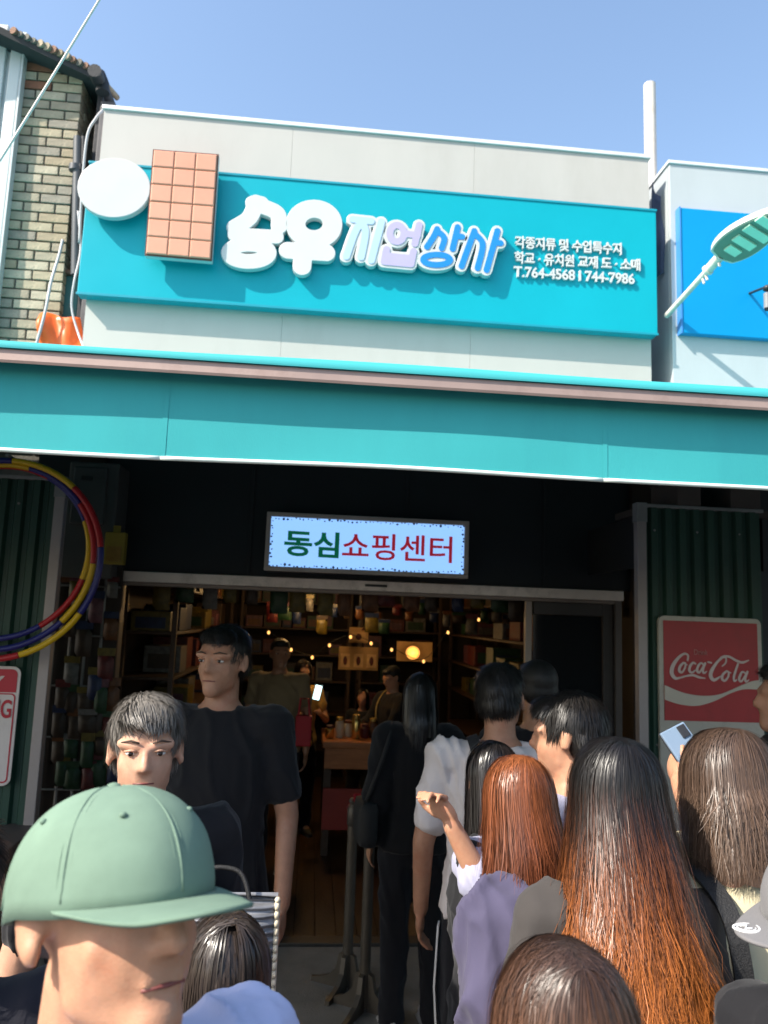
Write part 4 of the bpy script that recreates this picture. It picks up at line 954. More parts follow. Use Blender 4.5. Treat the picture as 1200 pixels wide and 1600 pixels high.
# ================================================================= people
def volume(mb, voxel, smooth=3):
    me = bpy.data.meshes.new('tmp'); me.from_pydata([tuple(v) for v in mb.v], [], mb.f); me.update()
    o = _eval(me); r_ = o.modifiers.new('r', 'REMESH'); r_.mode = 'VOXEL'; r_.voxel_size = voxel; r_.use_smooth_shade = True
    if smooth: s_ = o.modifiers.new('s', 'SMOOTH'); s_.factor = .5; s_.iterations = smooth
    return _grab(o)
def folds(V, N, amp, sc=(9, 9, 5), seed=0.0, dirs=None):
    out = V.copy(); A = amp
    for i in range(len(V)):
        p = V[i]; q = Vector((p[0]*sc[0]+seed, p[1]*sc[1], p[2]*sc[2]+p[0]*4))
        w_ = Vector((mnoise.noise(q*.6), mnoise.noise(q*.6+Vector((3, 1, 7))), 0))*.8
        k1 = max(0, 1-abs(mnoise.noise(q+w_))*2.0); k2 = max(0, 1-abs(mnoise.noise(q*2.0+w_+Vector((5, 1, 2))))*2.2)
        k = k1**2.5*1.1+k2**2*.3-.40
        out[i] = p+N[i]*A*k
    return out
def rot3(z=0, x=0, y=0): return Matrix.Rotation(z, 3, 'Z') @ Matrix.Rotation(x, 3, 'X') @ Matrix.Rotation(y, 3, 'Y')
SKIN = {'a': (.43, .225, .14), 'b': (.36, .185, .115), 'c': (.46, .26, .175)}
def skin(k): return M('skin_'+k, SKIN[k], .48, var=.14, vs_=30, bump=.25, bs=380, bdist=.002, sss=.12, spec=.4, dirt=tuple(a*b for a, b in zip(SKIN[k], (.95, .62, .55))), dirts=16, dirt_amt=.6)
def cloth(name, c, rough=.85, var=.08): return M(name, c, rough, var=var, vs_=8, bump=.3, bs=700, spec=.2, sheen=.1, bdist=.0015)

def hair_strands(Hm, n, rx, ry, rz, part=(-.05, .07), zend=(-.30, -.36), flare=(.1, .1), face=50, push=0.0, wave=.004, thick=.0009, colf=None, clump=.6, off=(0, -.012, .03), steps=14, under=True, seed=1, fall=92.0, xpart=0.0, tipin=0.0, loose=.0, side_len=None, jit=.13, curl=0.0):
    """strands combed from the parting over the skull, then hanging. Hm: head matrix (4x4)."""
    g_ = np.random.default_rng(seed)
    half = math.radians(180-face)
    nc = max(12, n//26)
    ca = g_.uniform(-half, half, nc)-math.pi/2; cy = g_.uniform(part[0], part[1], nc)
    def path(a, y0, k, ze, t, j):
        # t in 0..1 ; first 40 % over the skull
        ph = np.clip(t/.42, 0, 1)*math.radians(fall); u = np.clip((t-.42)/.58, 0, 1)
        s_ = np.sin(ph)
        zc = rz*np.cos(ph)*k*math.sqrt(max(.1, 1-(y0/ry/1.5)**2))
        x = xpart*(1-s_)+rx*k*s_*math.cos(a); y = y0*(1-s_)+ry*k*s_*math.sin(a)
        z0 = rz*k*math.cos(math.radians(fall))
        z = np.where(u > 0, z0+(ze-z0)*u, zc)
        fx = 1+flare[0]*u**1.2-tipin*np.clip((u-.6)/.4, 0, 1)**2; fy = 1+flare[1]*u
        x = x*fx; y = y*fy-(push*np.clip(u*1.6, 0, 1) if math.sin(a) < .2 else 0)*max(0, -math.sin(a)+.2)/1.2
        return x, y, z
    T = np.linspace(0, 1, steps)
    P = np.zeros((n, steps, 3)); tt = np.zeros((n, steps)); rn = g_.random(n); cid = g_.integers(0, nc, n)
    for i in range(n):
        c = cid[i]; a = ca[c]+g_.normal(0, .10); y0 = cy[c]+g_.normal(0, .008); y0 = min(max(y0, part[0]), part[1])
        k = .94+.06*g_.random()**.6
        ze = zend[0]+(zend[1]-zend[0])*g_.random()
        if side_len is not None: ze = ze+side_len*max(0, math.sin(a))
        t0 = 0 if g_.random() < .6 else g_.uniform(0, .3); t = t0+(1-t0)*T
        x, y, z = path(a, y0, k, ze, t, i)
        u = np.clip((t-.35)/.65, 0, 1)
        # clump towards the centre strand of its lock at the tips
        xc, yc_, zc = path(ca[c], cy[c], .975, ze, t, i)
        m = clump*u
        x = x*(1-m)+xc*m+g_.normal(0, .0025)*(.3+u); y = y*(1-m)+yc_*m+g_.normal(0, .0025)*(.3+u)
        p1, p2 = g_.uniform(0, 6.28, 2); cw = c*1.7
        cu_ = curl*np.clip((u-.5)/.5, 0, 1)**1.3; x += cu_*np.sin(u*9+cw*2.3); y += cu_*np.cos(u*8+cw*1.9)
        x += wave*u*(np.sin(z*38+cw)*.8+np.sin(z*70+p1)*.35); y += wave*u*(np.cos(z*34+cw*1.3)*.8+np.sin(z*66+p2)*.3)
        if g_.random() < loose:
            q_ = g_.normal(0, 1, 3)*.012; x += q_[0]*u**2*1.6+q_[0]*.4*np.sin(math.pi*t); y += q_[1]*u**2*1.5; z += abs(q_[2])*np.sin(math.pi*t)*.6
        P[i] = np.stack([x, y, z], 1); tt[i] = t
    P += np.array(off)
    # flat ribbons lying on the head, each turned a little
    th = thick*(.5+1.0*rn)[:, None]*np.where(tt > .8, 1-(tt-.8)/.2*.85, 1.0)
    Tn = np.gradient(P, axis=1); Tn /= np.linalg.norm(Tn, axis=2, keepdims=True)+1e-9
    Rd = (P-np.array(off))*np.array([1, 1, .9]); Rd[..., 2] = np.maximum(Rd[..., 2], 0); Rd /= np.linalg.norm(Rd, axis=2, keepdims=True)+1e-9
    S1 = np.cross(Tn, Rd); S1 /= np.linalg.norm(S1, axis=2, keepdims=True)+1e-9; S2 = np.cross(S1, Tn)
    jt_ = g_.normal(0, jit, n)[:, None, None]; S1 = S1*np.cos(jt_)+S2*np.sin(jt_)
    rings = np.stack([P-S1*th[..., None], P+S1*th[..., None]], 2)
    V = rings.reshape(-1, 3)
    base = (np.arange(n)[:, None]*steps+np.arange(steps-1)[None])*2
    Fc = np.stack([base, base+2, base+3, base+1], -1).reshape(-1, 4)
    C = np.ones((n, steps, 2, 4)); cr = colf(tt, rn[:, None], P); lk = (.72+.56*g_.random(nc))[cid]; C[..., :3] = cr[:, :, None, :]*lk[:, None, None, None]
    C = C.reshape(-1, 4)
    if under:                                             # closed layer of hair below the loose strands
        na = 56; A = np.linspace(-half, half, na)-math.pi/2; ts = np.linspace(0, .97, 22); U = np.zeros((na, 22, 3))
        ze = zend[0]*.72+zend[1]*.28
        for i, a in enumerate(A):
            z_ = ze+(side_len*max(0, math.sin(a)) if side_len is not None else 0)
            x, y, z = path(a, (part[0]+part[1])/2*(1-abs(math.cos(a)))+part[0]*0, .92, z_, ts, 0); U[i] = np.stack([x, y, z], 1)
        U += np.array(off); o_ = len(V); V = np.concatenate([V, U.reshape(-1, 3)])
        idx = (np.arange(na-1)[:, None]*22+np.arange(21)[None]).reshape(-1)+o_
        Fc = np.concatenate([Fc, np.stack([idx, idx+1, idx+23, idx+22], 1)])
        cu = colf(np.tile(ts, (na, 1)), np.full((na, 1), .25), U)*.7; cu4 = np.ones((na*22, 4)); cu4[:, :3] = cu.reshape(-1, 3); C = np.concatenate([C, cu4])
    Hn = np.array(Hm); V = V @ Hn[:3, :3].T+Hn[:3, 3]
    return V, Fc, C
def hair_mat(rough=.32): return M('hair_%d' % int(rough*100), (0, 0, 0), rough, var=0, attr=True, spec=.45)
def flatcol(c, vr=.35):
    c = np.array(c)
    def f(t, r_, P): return (c[None, None, :]*(1-vr+2*vr*r_[..., None]))*np.ones(t.shape+(1,))
    return f

def local_of(head, face, wpt):
    head = Vector(head); s = head.z/1.585; Rz = Matrix.Rotation(face, 3, 'Z')
    base = Vector((head.x, head.y, 0))-Rz @ (Vector((0, .012, 0))*s)
    return tuple((Matrix.Translation(base) @ Rz.to_4x4() @ Matrix.Scale(s, 4)).inverted() @ Vector(wpt))
def person(label, head, face=0.0, H=None, s=None, fem=False, top=('tee', None), bottom=('trousers', None), sk='a', voxel=.011, arms=None, tilt=0.0, hyaw=0.0, hroll=0.0, hem=.86, detail=False, shoe=(.03, .03, .03), group='people in the crowd', sleeve=.55, fold=.010, neck=True, width=1.0, lean=0.0):
    """head: world position of the head centre; face: heading in radians (0 = facing the shop)."""
    head = Vector(head)
    if s is None: s = head.z/1.585
    gx = (lambda x: x*(.88 if fem else 1.0)*width)
    Rz = Matrix.Rotation(face, 3, 'Z')
    hd = Vector((0, .012, 1.585)) 
    base = Vector((head.x, head.y, 0))-Rz @ (Vector((hd.x, hd.y, 0))*s)
    X = Matrix.Translation(base) @ Rz.to_4x4() @ Matrix.Scale(s, 4)
    r_ = root('person', (base.x, base.y, 0), label, 'person', group)
    # arms
    A = {-1: [(gx(.175), 0, 1.385), (gx(.235), -.02, 1.11), (gx(.245), .06, .87)], 1: [(gx(.175), 0, 1.385), (gx(.235), -.02, 1.11), (gx(.245), .06, .87)]}
    A[-1] = [(-p[0], p[1], p[2]) for p in A[-1]]
    hands = {}
    if arms:
        for k, v in arms.items(): A[k] = [A[k][0], v[0], v[1]]; hands[k] = v[2] if len(v) > 2 else None
    B = MB()
    # torso
    tors = [(0, 0, .84, gx(.15), .105), (0, -.005, .93, gx(.165)*(1.08 if fem else 1), .115), (0, 0, 1.06, gx(.14)*(.95 if fem else 1), .098), (0, .005, 1.2, gx(.158), .112), (0, .005, 1.31, gx(.165), .108), (0, -.005, 1.39, gx(.13), .08), (0, -.01, 1.44, gx(.075), .062), (0, -.01, 1.455, .06, .058)]
    B.loft(tors)
    for k in (-1, 1):
        a0, a1, a2 = [Vector(p) for p in A[k]]
        B.cone((0, 0, 1.37), .06, a0, .052); B.cone(a0, .05, a1, .038); B.cone(a1, .037, a2, .026)
        d = (a2-a1).normalized(); hm = hands.get(k)
        side_ = Vector((0, 1, 0)) if abs(d.z) > .6 else Vector((k*-1.0, 0, 0)).cross(d).normalized()
        nrm = d.cross(side_).normalized(); 
        palm = a2+d*.05
        Rp = Matrix((side_, nrm, d)).transposed()
        B.ell(palm, (.038, .016, .05), Rp)
        curl = .5 if hm is None else hm
        for fi, (o_, ln) in enumerate(((-.031, .060), (-.0105, .076), (.0105, .072), (.031, .054))):
            f0 = palm+side_*o_+d*.042; c1 = curl; bend = nrm*(-k if True else 1)
            f1 = f0+(d*math.cos(c1)+bend*math.sin(c1))*ln*.55; f2 = f1+(d*math.cos(c1*2)+bend*math.sin(c1*2))*ln*.45
            B.cone(f0, .0082, f1, .0074, 8); B.cone(f1, .0074, f2, .0062, 8)
        t0_ = palm+side_*.034-d*.02; t1_ = t0_+(side_*.7+d*.6).normalized()*.036; B.cone(t0_, .012, t1_, .009, 8); B.cone(t1_, .009, t1_+(d*.9-nrm*k*.3).normalized()*.028, .0075, 8)
        hx, kx_, an = Vector((k*.085, 0, .87)), Vector((k*.095, .012, .47)), Vector((k*.10, -.02, .085))
        B.cone(hx, .085, kx_, .055); B.cone(kx_, .054, an, .036); B.cone(an, .038, an+Vector((0, .13, -.05)), .034)
    # neck and head
    Hloc = Vector((0, .012, 1.585)); Rh = rot3(hyaw, tilt, hroll)
    Hm = Matrix.Translation(Hloc) @ Rh.to_4x4() @ Matrix.Scale(1.0 if not fem else .95, 4)
    hb = MB()
    hb.ell((0, -.015, .032), (.073, .093, .083), nu=20, nv=14); hb.ell((0, .018, -.022), (.060, .074, .082), nu=20, nv=14)
    hb.cone((0, .055, -.075), .038, (0, .064, -.083), .030); hb.cone((-.036, .018, -.062), .022, (0, .058, -.086), .024); hb.cone((.036, .018, -.062), .022, (0, .058, -.086), .024)
    for k in (-1, 1):
        Re = Matrix.Rotation(R(18)*k, 3, 'Z')
        hb.ell((k*.077, -.012, -.002), (.007, .019, .031), Re); hb.ell((k*.079, -.004, -.022), (.007, .011, .014), Re)
        hb.cone((k*.052, .062, .024), .012, (k*.018, .082, .022), .011); hb.ell((k*.034, .050, -.024), (.024, .016, .024))
    hb.cone((0, .086, .012), .0085, (0, .103, -.022), .0115); hb.ell((.011, .092, -.026), (.008, .009, .007)); hb.ell((-.011, .092, -.026), (.008, .009, .007))
    hb.cone((-.016, .081, -.052), .0075, (.016, .081, -.052), .0075); hb.cone((-.013, .079, -.062), .0075, (.013, .079, -.062), .0075)
    hb.xf(Hm); B.add(hb.v, hb.f)
    B.cone((0, -.008, 1.43), .056 if not fem else .048, Hm @ Vector((0, -.02, -.05)), .052 if not fem else .045)
    B.xf(X)
    V, Fc, N = volume(B, voxel*1.0, 2 if detail else 3)
    obj('body', V, Fc, skin(sk), r_, smooth=True)
    HW = X @ Hm
    if detail:
        for k in (-1, 1):
            e = MB().ell((k*.031, .0745, .006), (.0115, .0105, .0050)); e.xf(HW); eo = e.build('eye', M('eye_white', (.6, .57, .54), .2, var=0), r_, smooth=True)
            e = MB().ell((k*.031, .0835, .006), (.0052, .003, .0052)); e.xf(HW); e.build('iris', M('eye_dark', (.015, .009, .006), .15, var=0), eo, smooth=True)
            e = MB().tube([(k*.018, .085, .0115), (k*.031, .0868, .0135), (k*.045, .078, .0105)], [.0028, .003, .002], 6); e.xf(HW); e.build('eyelid', skin(sk), eo, smooth=True)
            e = MB().tube([(k*.014, .0905, .029), (k*.032, .0885, .034), (k*.053, .0725, .029)], [.0018, .0026, .001], 6); e.xf(HW); e.build('eyebrow', M('brow', (.07, .045, .032), .9), r_, smooth=True)
        e = MB().tube([(-.022, .083, -.0565), (0, .0895, -.0555), (.022, .083, -.0565)], [.0015, .0022, .0015], 6); e.xf(HW); e.build('mouth', M('lip_line', (.18, .05, .045), .5), r_, smooth=True)
    # clothes
    kind, mat = top
    if mat is not None:
        T = MB(); g_ = .016 if kind != 'hoodie' else .03
        rings = [(0, cy, z, rx+g_*(1.2 if z < 1.1 else 1), ry+g_) for (cx, cy, z, rx, ry) in tors if z > hem+.02 and z < 1.43]
        rings = [(0, 0, hem, gx(.165)+g_*1.6, .118+g_*1.2)]+rings+[(0, -.012, 1.437, gx(.092), .074)]
        T.loft(rings)
        for k in (-1, 1):
            a0, a1, a2 = [Vector(p) for p in A[k]]
            T.cone((0, 0, 1.365), .06+g_, a0, .052+g_*1.05)
            if sleeve > 0:
                if sleeve <= 1: e = a0.lerp(a1, sleeve); T.cone(a0, .049+g_, e, .043+g_)
                else: T.cone(a0, .052+g_, a1, .043+g_); T.cone(a1, .043+g_, a1.lerp(a2, sleeve-1), .034+g_*.8)
        if kind == 'hoodie':
            T.cone((-.09, -.02, 1.42), .035, (0, -.08, 1.45), .04); T.cone((.09, -.02, 1.42), .035, (0, -.08, 1.45), .04)
        T.xf(X); V, Fc, N = volume(T, voxel, 3); V = folds(V, N, fold, seed=head.x*7)
        obj({'tee': 'shirt', 'hoodie': 'hoodie', 'jacket': 'jacket'}[kind], V, Fc, mat, r_, smooth=True)
    kind, mat = bottom
    if mat is not None:
        T = MB(); T.loft([(0, 0, .80, gx(.17), .12), (0, 0, .9, gx(.178)*(1.05 if fem else 1), .125), (0, 0, .99, gx(.16), .112), (0, 0, 1.03, gx(.15), .106)])
        for k in (-1, 1):
            hx, kx_, an = Vector((k*.085, 0, .86)), Vector((k*.095, .012, .47)), Vector((k*.10, -.02, .085))
            if kind == 'shorts': T.cone(hx, .105, kx_.lerp(hx, .1), .088)
            else: T.cone(hx, .10, kx_, .073); T.cone(kx_, .073, an, .058)
        T.xf(X); V, Fc, N = volume(T, max(voxel, .011), 3); V = folds(V, N, .012, seed=head.y*5)
        obj(kind, V, Fc, mat, r_, smooth=True)
    for k in (-1, 1):
        S = MB(); an = Vector((k*.10, -.02, .05)); S.ell(an+Vector((0, .06, -.008)), (.046, .135, .042)); S.cone(an+Vector((0, -.01, .03)), .045, an+Vector((0, .03, .0)), .045); S.box(an+Vector((-.042, -.075, -.05)), an+Vector((.042, .18, -.03)), .012)
        S.xf(X); V, Fc, N = volume(S, .009, 2); V[:, 2] = np.maximum(V[:, 2], .002)
        obj('shoe', V, Fc, M('shoe_%d_%d' % (int(shoe[0]*100), int(shoe[2]*100)), shoe, .6, var=.1), r_, smooth=True)
    r_['head'] = 0; del r_['head']
    return r_, X, HW, A, s
def hair_shell(r_, HW, prims, mat, voxel=.008, amp=.004):
    T = MB()
    for c, rr in prims: T.ell(c, rr, nu=18, nv=12)
    T.xf(HW); V, Fc, N = volume(T, voxel, 2); V = folds(V, N, amp, (60, 60, 25), 3.0) if amp else V
    return obj('hair', V, Fc, mat, r_, smooth=True)
def strands(r_, HW, nm='hair', rough=.32, **kw):
    V, Fc, C = hair_strands(HW, **kw); return obj(nm, V, Fc, hair_mat(rough), r_, smooth=True, col=C)
SHORT = [((0, -.024, .044), (.079, .092, .079)), ((0, -.048, .0), (.076, .063, .060)), ((0, .036, .080), (.060, .048, .032))]
def short_hair(r_, HW, col=(.012, .010, .009), n=900, seed=1, zl=None, ln=.030):
    T = MB()
    for c, rr in SHORT: T.ell(c, rr, nu=18, nv=12)
    T.xf(HW); V, Fc, N = volume(T, .007, 2)
    o = obj('hair', V, Fc, M('hair_base_%d' % int(col[0]*1000), tuple(c*.8 for c in col), .6, var=.2), r_, smooth=True)
    if not n: return
    g_ = np.random.default_rng(seed); n *= 4; id_ = g_.integers(0, len(V), n); P0 = V[id_]+g_.normal(0, .0025, (n, 3)); Nn = N[id_].astype(float)
    crown = np.array(HW @ Vector((.012, -.055, .118))); fl = P0-crown; sw = np.cross(Nn, fl)*.25; fl = fl+sw
    fl -= Nn*(fl*Nn).sum(1, keepdims=True); fl /= np.linalg.norm(fl, axis=1, keepdims=True)+1e-6
    loc = np.stack([mnoise.noise_vector(Vector(p)*26) for p in P0]); d0 = fl*.9+Nn*.30+loc*.35; d0 /= np.linalg.norm(d0, axis=1, keepdims=True)
    L = ln*(.5+.8*g_.random(n)); st = 5; P = np.zeros((n, st, 3))
    for k in range(st):
        t = k/(st-1); P[:, k] = P0+(d0*t+(-Nn*.16+np.array([0, 0, -.22]))*t*t)*L[:, None]
    S = np.cross(d0, Nn); S /= np.linalg.norm(S, axis=1, keepdims=True)+1e-6; wd = .0008*np.array([1, 1, .9, .7, .15])
    VV = np.stack([P-S[:, None]*wd[None, :, None], P+S[:, None]*wd[None, :, None]], 2).reshape(-1, 3)
    base = (np.arange(n)[:, None]*st+np.arange(st-1)[None])*2; Fq = np.stack([base, base+2, base+3, base+1], -1).reshape(-1, 4)
    C = np.ones((n, st*2, 4)); C[..., :3] = (np.array(col)[None]*(.55+.9*g_.random(n))[:, None])[:, None]
    obj('hair_strands', VV, Fq, hair_mat(.42), o, smooth=True, col=C.reshape(-1, 4))
black_c = (.012, .010, .010)
blk = cloth('black_cloth', (.010, .010, .012)); blk2 = cloth('black_trousers', (.008, .008, .011)); wht = cloth('white_cloth', (.60, .545, .53)); lav = cloth('lavender_hoodie', (.066, .060, .105)); lav_t = cloth('pale_lavender_tee', (.31, .31, .42)); gry = cloth('grey_tee', (.045, .040, .038)); crm = cloth('cream_tee', (.52, .46, .31)); khk = cloth('khaki_tee', (.22, .16, .09)); denim = cloth('dark_denim', (.03, .035, .06)); ltb = cloth('pale_blue_shirt', (.45, .47, .66))
strap_m = M('strap_web', (.012, .012, .013), .7, var=.2, bump=.3, bs=300)
def ribbon(pts, w_, th, nrm):
    P = [Vector(p) for p in pts]; V = []; Fc = []
    for i, p in enumerate(P):
        t = (P[min(i+1, len(P)-1)]-P[max(i-1, 0)]).normalized(); nn = Vector(nrm[i] if isinstance(nrm, list) else nrm); sd_ = t.cross(nn).normalized(); nn = sd_.cross(t)
        for a, b_ in ((-1, -1), (1, -1), (1, 1), (-1, 1)): V.append(p+sd_*a*w_/2+nn*b_*th/2)
    for i in range(len(P)-1):
        for k in range(4): Fc.append([i*4+k, i*4+(k+1) % 4, i*4+4+(k+1) % 4, i*4+4+k])
    Fc.append([3, 2, 1, 0]); n = (len(P)-1)*4; Fc.append([n, n+1, n+2, n+3])
    return V, Fc

# --- woman with long ombre hair, centre right
r_, X, HW, A, s = person('woman seen from behind with very long black to orange ombre hair and grey tee', at(962, 1262, 1.45), R(-2), width=.9, fem=True, top=('tee', gry), bottom=('trousers', denim), tilt=R(-4), voxel=.010)
def ombre(t, r1, P):
    t = np.clip(t+(r1-.5)*.16, 0, 1)[..., None]
    k = [0, .40, .52, .70, 1.0]; c = np.array([(.009, .008, .009), (.011, .009, .008), (.034, .013, .007), (.15, .045, .012), (.38, .12, .025)])
    out = np.stack([np.interp(t[..., 0], k, c[:, i]) for i in range(3)], -1)
    return out*(.72+.56*r1[..., None])
strands(r_, HW, n=20000, rx=.094, ry=.108, rz=.112, part=(-.055, .02), zend=(-.38, -.66), flare=(.72, .35), face=48, push=.10, wave=.012, thick=.00042, curl=.034, colf=ombre, clump=.34, steps=20, seed=11, loose=.14, rough=.36)
# --- woman with red-brown hair in lavender hoodie
r_, X, HW, A, s = person('woman with straight red-brown hair in lavender hoodie, back to camera', at(808, 1266, 1.75), R(52), fem=True, top=('hoodie', lav), bottom=('trousers', denim), sleeve=1.9, voxel=.008, fold=.022, tilt=R(-6), hyaw=R(-34), width=.92)
T = MB(); T.ell((0, -.135, 1.345), (.145, .062, .085), Matrix.Rotation(R(-14), 3, 'X')); T.cone((-.12, -.05, 1.40), .04, (-.05, -.14, 1.41), .045); T.cone((.12, -.05, 1.40), .04, (.05, -.14, 1.41), .045); T.cone((-.05, -.14, 1.41), .045, (.05, -.14, 1.41), .045)
T.xf(X); V, Fc, N = volume(T, .007, 3); V = folds(V, N, .010, seed=2.0); ho_ = obj('hood', V, Fc, lav, r_, smooth=True)
def auburn(t, r1, P): 
    c = np.array((.20, .062, .022)); d = np.array((.10, .03, .014)); return (c*(1-t[..., None])+d*t[..., None])*(.75+.5*r1[..., None])
strands(r_, HW, n=11000, rx=.090, ry=.104, rz=.108, part=(-.04, .06), zend=(-.17, -.225), flare=(.06, .02), face=52, push=.03, wave=.003, thick=.0006, colf=auburn, clump=.28, steps=14, seed=5, loose=.05, rough=.34)
HB14 = at(1136, 1244, 1.5); HB9 = at(768, 1222, 2.18)
# --- brown haired woman at right with cream tee, backpack and phone
r_, X, HW, A, s = person('brown haired woman at right in cream tee with backpack straps, holding up a phone', HB14, R(10), fem=True, top=('tee', crm), bottom=('trousers', denim), tilt=R(-8), voxel=.010, sleeve=.6,
    arms={-1: (local_of(HB14, R(10), at(1095, 1300, 1.66)), local_of(HB14, R(10), at(1064, 1222, 1.80)), .9)})
def brown(t, r1, P):
    c = np.array((.050, .030, .021)); d = np.array((.105, .066, .045)); return (c*(1-t[..., None])+d*t[..., None])*(.72+.56*r1[..., None])
strands(r_, HW, n=11000, rx=.096, ry=.108, rz=.112, part=(-.05, .04), zend=(-.05, -.19), flare=(.10, .05), face=50, push=.012, wave=.003, thick=.0005, curl=.004, colf=brown, clump=.3, steps=15, seed=21, loose=.10, rough=.36)
ph_ = X @ Vector((-.075, .36, 1.56)); 
bag = root('backpack', tuple(X @ Vector((0, -.2, 1.0))), 'black backpack worn by the brown haired woman at right', 'backpack')
for k in (-1, 1):
    loc = [(k*.075, .10, 1.20), (k*.085, .145, 1.32), (k*.095, .07, 1.445), (k*.10, -.03, 1.455), (k*.105, -.125, 1.40), (k*.10, -.155, 1.25), (k*.09, -.16, 1.08), (k*.08, -.17, .95)]
    P = [X @ Vector(p) for p in spline(loc, 4)]; cN = X @ Vector((k*.05, 0, 1.25)); V, Fc = ribbon(P, .032, .008, [(p-cN).normalized() for p in P]); obj('shoulder_strap', V, Fc, strap_m, bag)
T = MB().box((-.13, -.27, .66), (.13, -.15, .97), .05); T.xf(X); T.build('pack_body', strap_m, bag, autos=50)
T = MB().box((-.10, -.295, .69), (.10, -.27, .82), .02); T.xf(X); T.build('front_pocket', strap_m, bag, autos=50)
pc = at(1073, 1172, 1.82); Rp = Matrix.Rotation(R(-28), 3, 'Y') @ Matrix.Rotation(R(-25), 3, 'X') @ Matrix.Rotation(R(10), 3, 'Z')
# --- woman with black hair and lavender tee between the shirts
r_, X9, HW9, A, s = person('short woman with long black hair and pale lavender sleeves, one hand raised', HB9, R(58), fem=True, top=('tee', blk), bottom=('trousers', blk2), tilt=R(-4), sleeve=0, voxel=.0055, hyaw=R(-48), arms={-1: (local_of(HB9, R(58), at(752, 1378, 2.0)), local_of(HB9, R(58), at(706, 1290, 2.0)), .9)})
strands(r_, HW9, n=1800, rx=.086, ry=.102, rz=.104, part=(-.04, .05), zend=(-.22, -.34), flare=(.05, .05), face=52, push=.05, wave=.004, thick=.0013, colf=flatcol(black_c), clump=.5, steps=12, seed=31, loose=.08, rough=.3)
a0_, a1_ = Vector(A[-1][0]), Vector(A[-1][1]); T = MB(); T.cone(a0_, .068, a0_.lerp(a1_, .92), .074); T.xf(X9); V, Fc, N = volume(T, .007, 3); obj('sleeve', folds(V, N, .012, seed=4.0), Fc, lav_t, r_, smooth=True)
a0_, a1_ = Vector(A[1][0]), Vector(A[1][1]); T = MB(); T.cone(a0_, .068, a0_.lerp(a1_, .8), .07); T.xf(X9); V, Fc, N = volume(T, .008, 3); obj('sleeve', folds(V, N, .012, seed=7.0), Fc, lav_t, r_, smooth=True)
# --- bottom centre: crown of brown hair with a centre parting
r_, X, HW, A, s = person('woman close to camera at the bottom, only brown hair with centre parting showing', at(880, 1656, .88), R(0), fem=True, top=('tee', blk), bottom=('trousers', denim), voxel=.011, tilt=R(-10))
def chest(t, r1, P):
    c = np.array((.030, .018, .014)); d = np.array((.11, .048, .025)); tt_ = np.clip(t*1.6, 0, 1)[..., None]; return (c*(1-tt_)+d*tt_)*(.65+.7*r1[..., None])
strands(r_, HW, n=14000, rx=.094, ry=.110, rz=.115, part=(-.085, .09), zend=(-.18, -.26), flare=(.12, .06), face=50, push=.03, wave=.004, thick=.0004, colf=chest, clump=.3, steps=16, seed=41, loose=.08, rough=.34)
# --- man in white tee with crossbody strap
r_, X, HW, A, s = person('man in white tee and black shorts with a black crossbody strap, back turned', at(783, 1092, 2.65), R(-14), top=('tee', wht), bottom=('shorts', blk2), sleeve=.72, sk='b', hem=.9, fold=.013, voxel=.009, width=1.06, hyaw=R(-16))
short_hair(r_, HW, seed=2, n=1200)
T = MB()
for k in (-1, 1): T.lathe((k*.094, .011, .50), [(.094, -.012), (.099, -.008), (.099, .008), (.094, .012)], 20)
T.xf(X); T.build('white_hem', M('hem_cloth', (.6, .6, .6), .8), r_, smooth=True)
T = MB(); Vr, Fr = ribbon([X @ Vector(p) for p in spline([(.185, .0, .88), (.205, -.005, .7), (.198, .005, .55)], 5)], .05, .006, (X.to_3x3() @ Vector((1, 0, 0))).normalized()); obj('side_stripe', Vr, Fr, M('hem_cloth', ()), r_)
Vr, Fr = ribbon([X @ Vector((-.192, -.02, .86)), X @ Vector((-.20, -.02, .68)), X @ Vector((-.19, -.01, .53))], .05, .006, (X.to_3x3() @ Vector((-1, 0, 0))).normalized()); obj('side_stripe', Vr, Fr, M('hem_cloth', ()), r_)
sbg = root('crossbody_bag', tuple(X @ Vector((.2, .1, .9))), 'black crossbody bag strap across the back of the white tee', 'bag')
P = [X @ Vector(p) for p in spline([(-.11, .10, 1.38), (-.10, .02, 1.452), (-.085, -.07, 1.445), (-.04, -.135, 1.33), (.04, -.145, 1.2), (.12, -.125, 1.07), (.19, -.05, .96), (.20, .06, .93)], 5)]
cN = X @ Vector((0, 0, 1.2)); V, Fc = ribbon(P, .038, .006, [(p-cN).normalized() for p in P]); obj('strap', V, Fc, strap_m, sbg)
T = MB().box((.13, .06, .78), (.25, .20, .98), .02); T.xf(X); T.build('pouch', strap_m, sbg, autos=50)
# --- man with ear showing, facing left
r_, X, HW, A, s = person('man in pale lavender tee with short black hair and ear showing, turned left', at(886, 1150, 2.12), R(42), top=('tee', lav_t), bottom=('trousers', blk2), sk='a', voxel=.009, hyaw=R(18), tilt=R(-6))
short_hair(r_, HW, seed=3, n=2500)
# --- black haired man behind them
r_, X, HW, A, s = person('dark haired man in black behind the man in white tee', at(838, 1078, 3.1), R(0), top=('tee', blk), bottom=('trousers', blk2), sk='b', voxel=.014)
short_hair(r_, HW, seed=4, n=0)
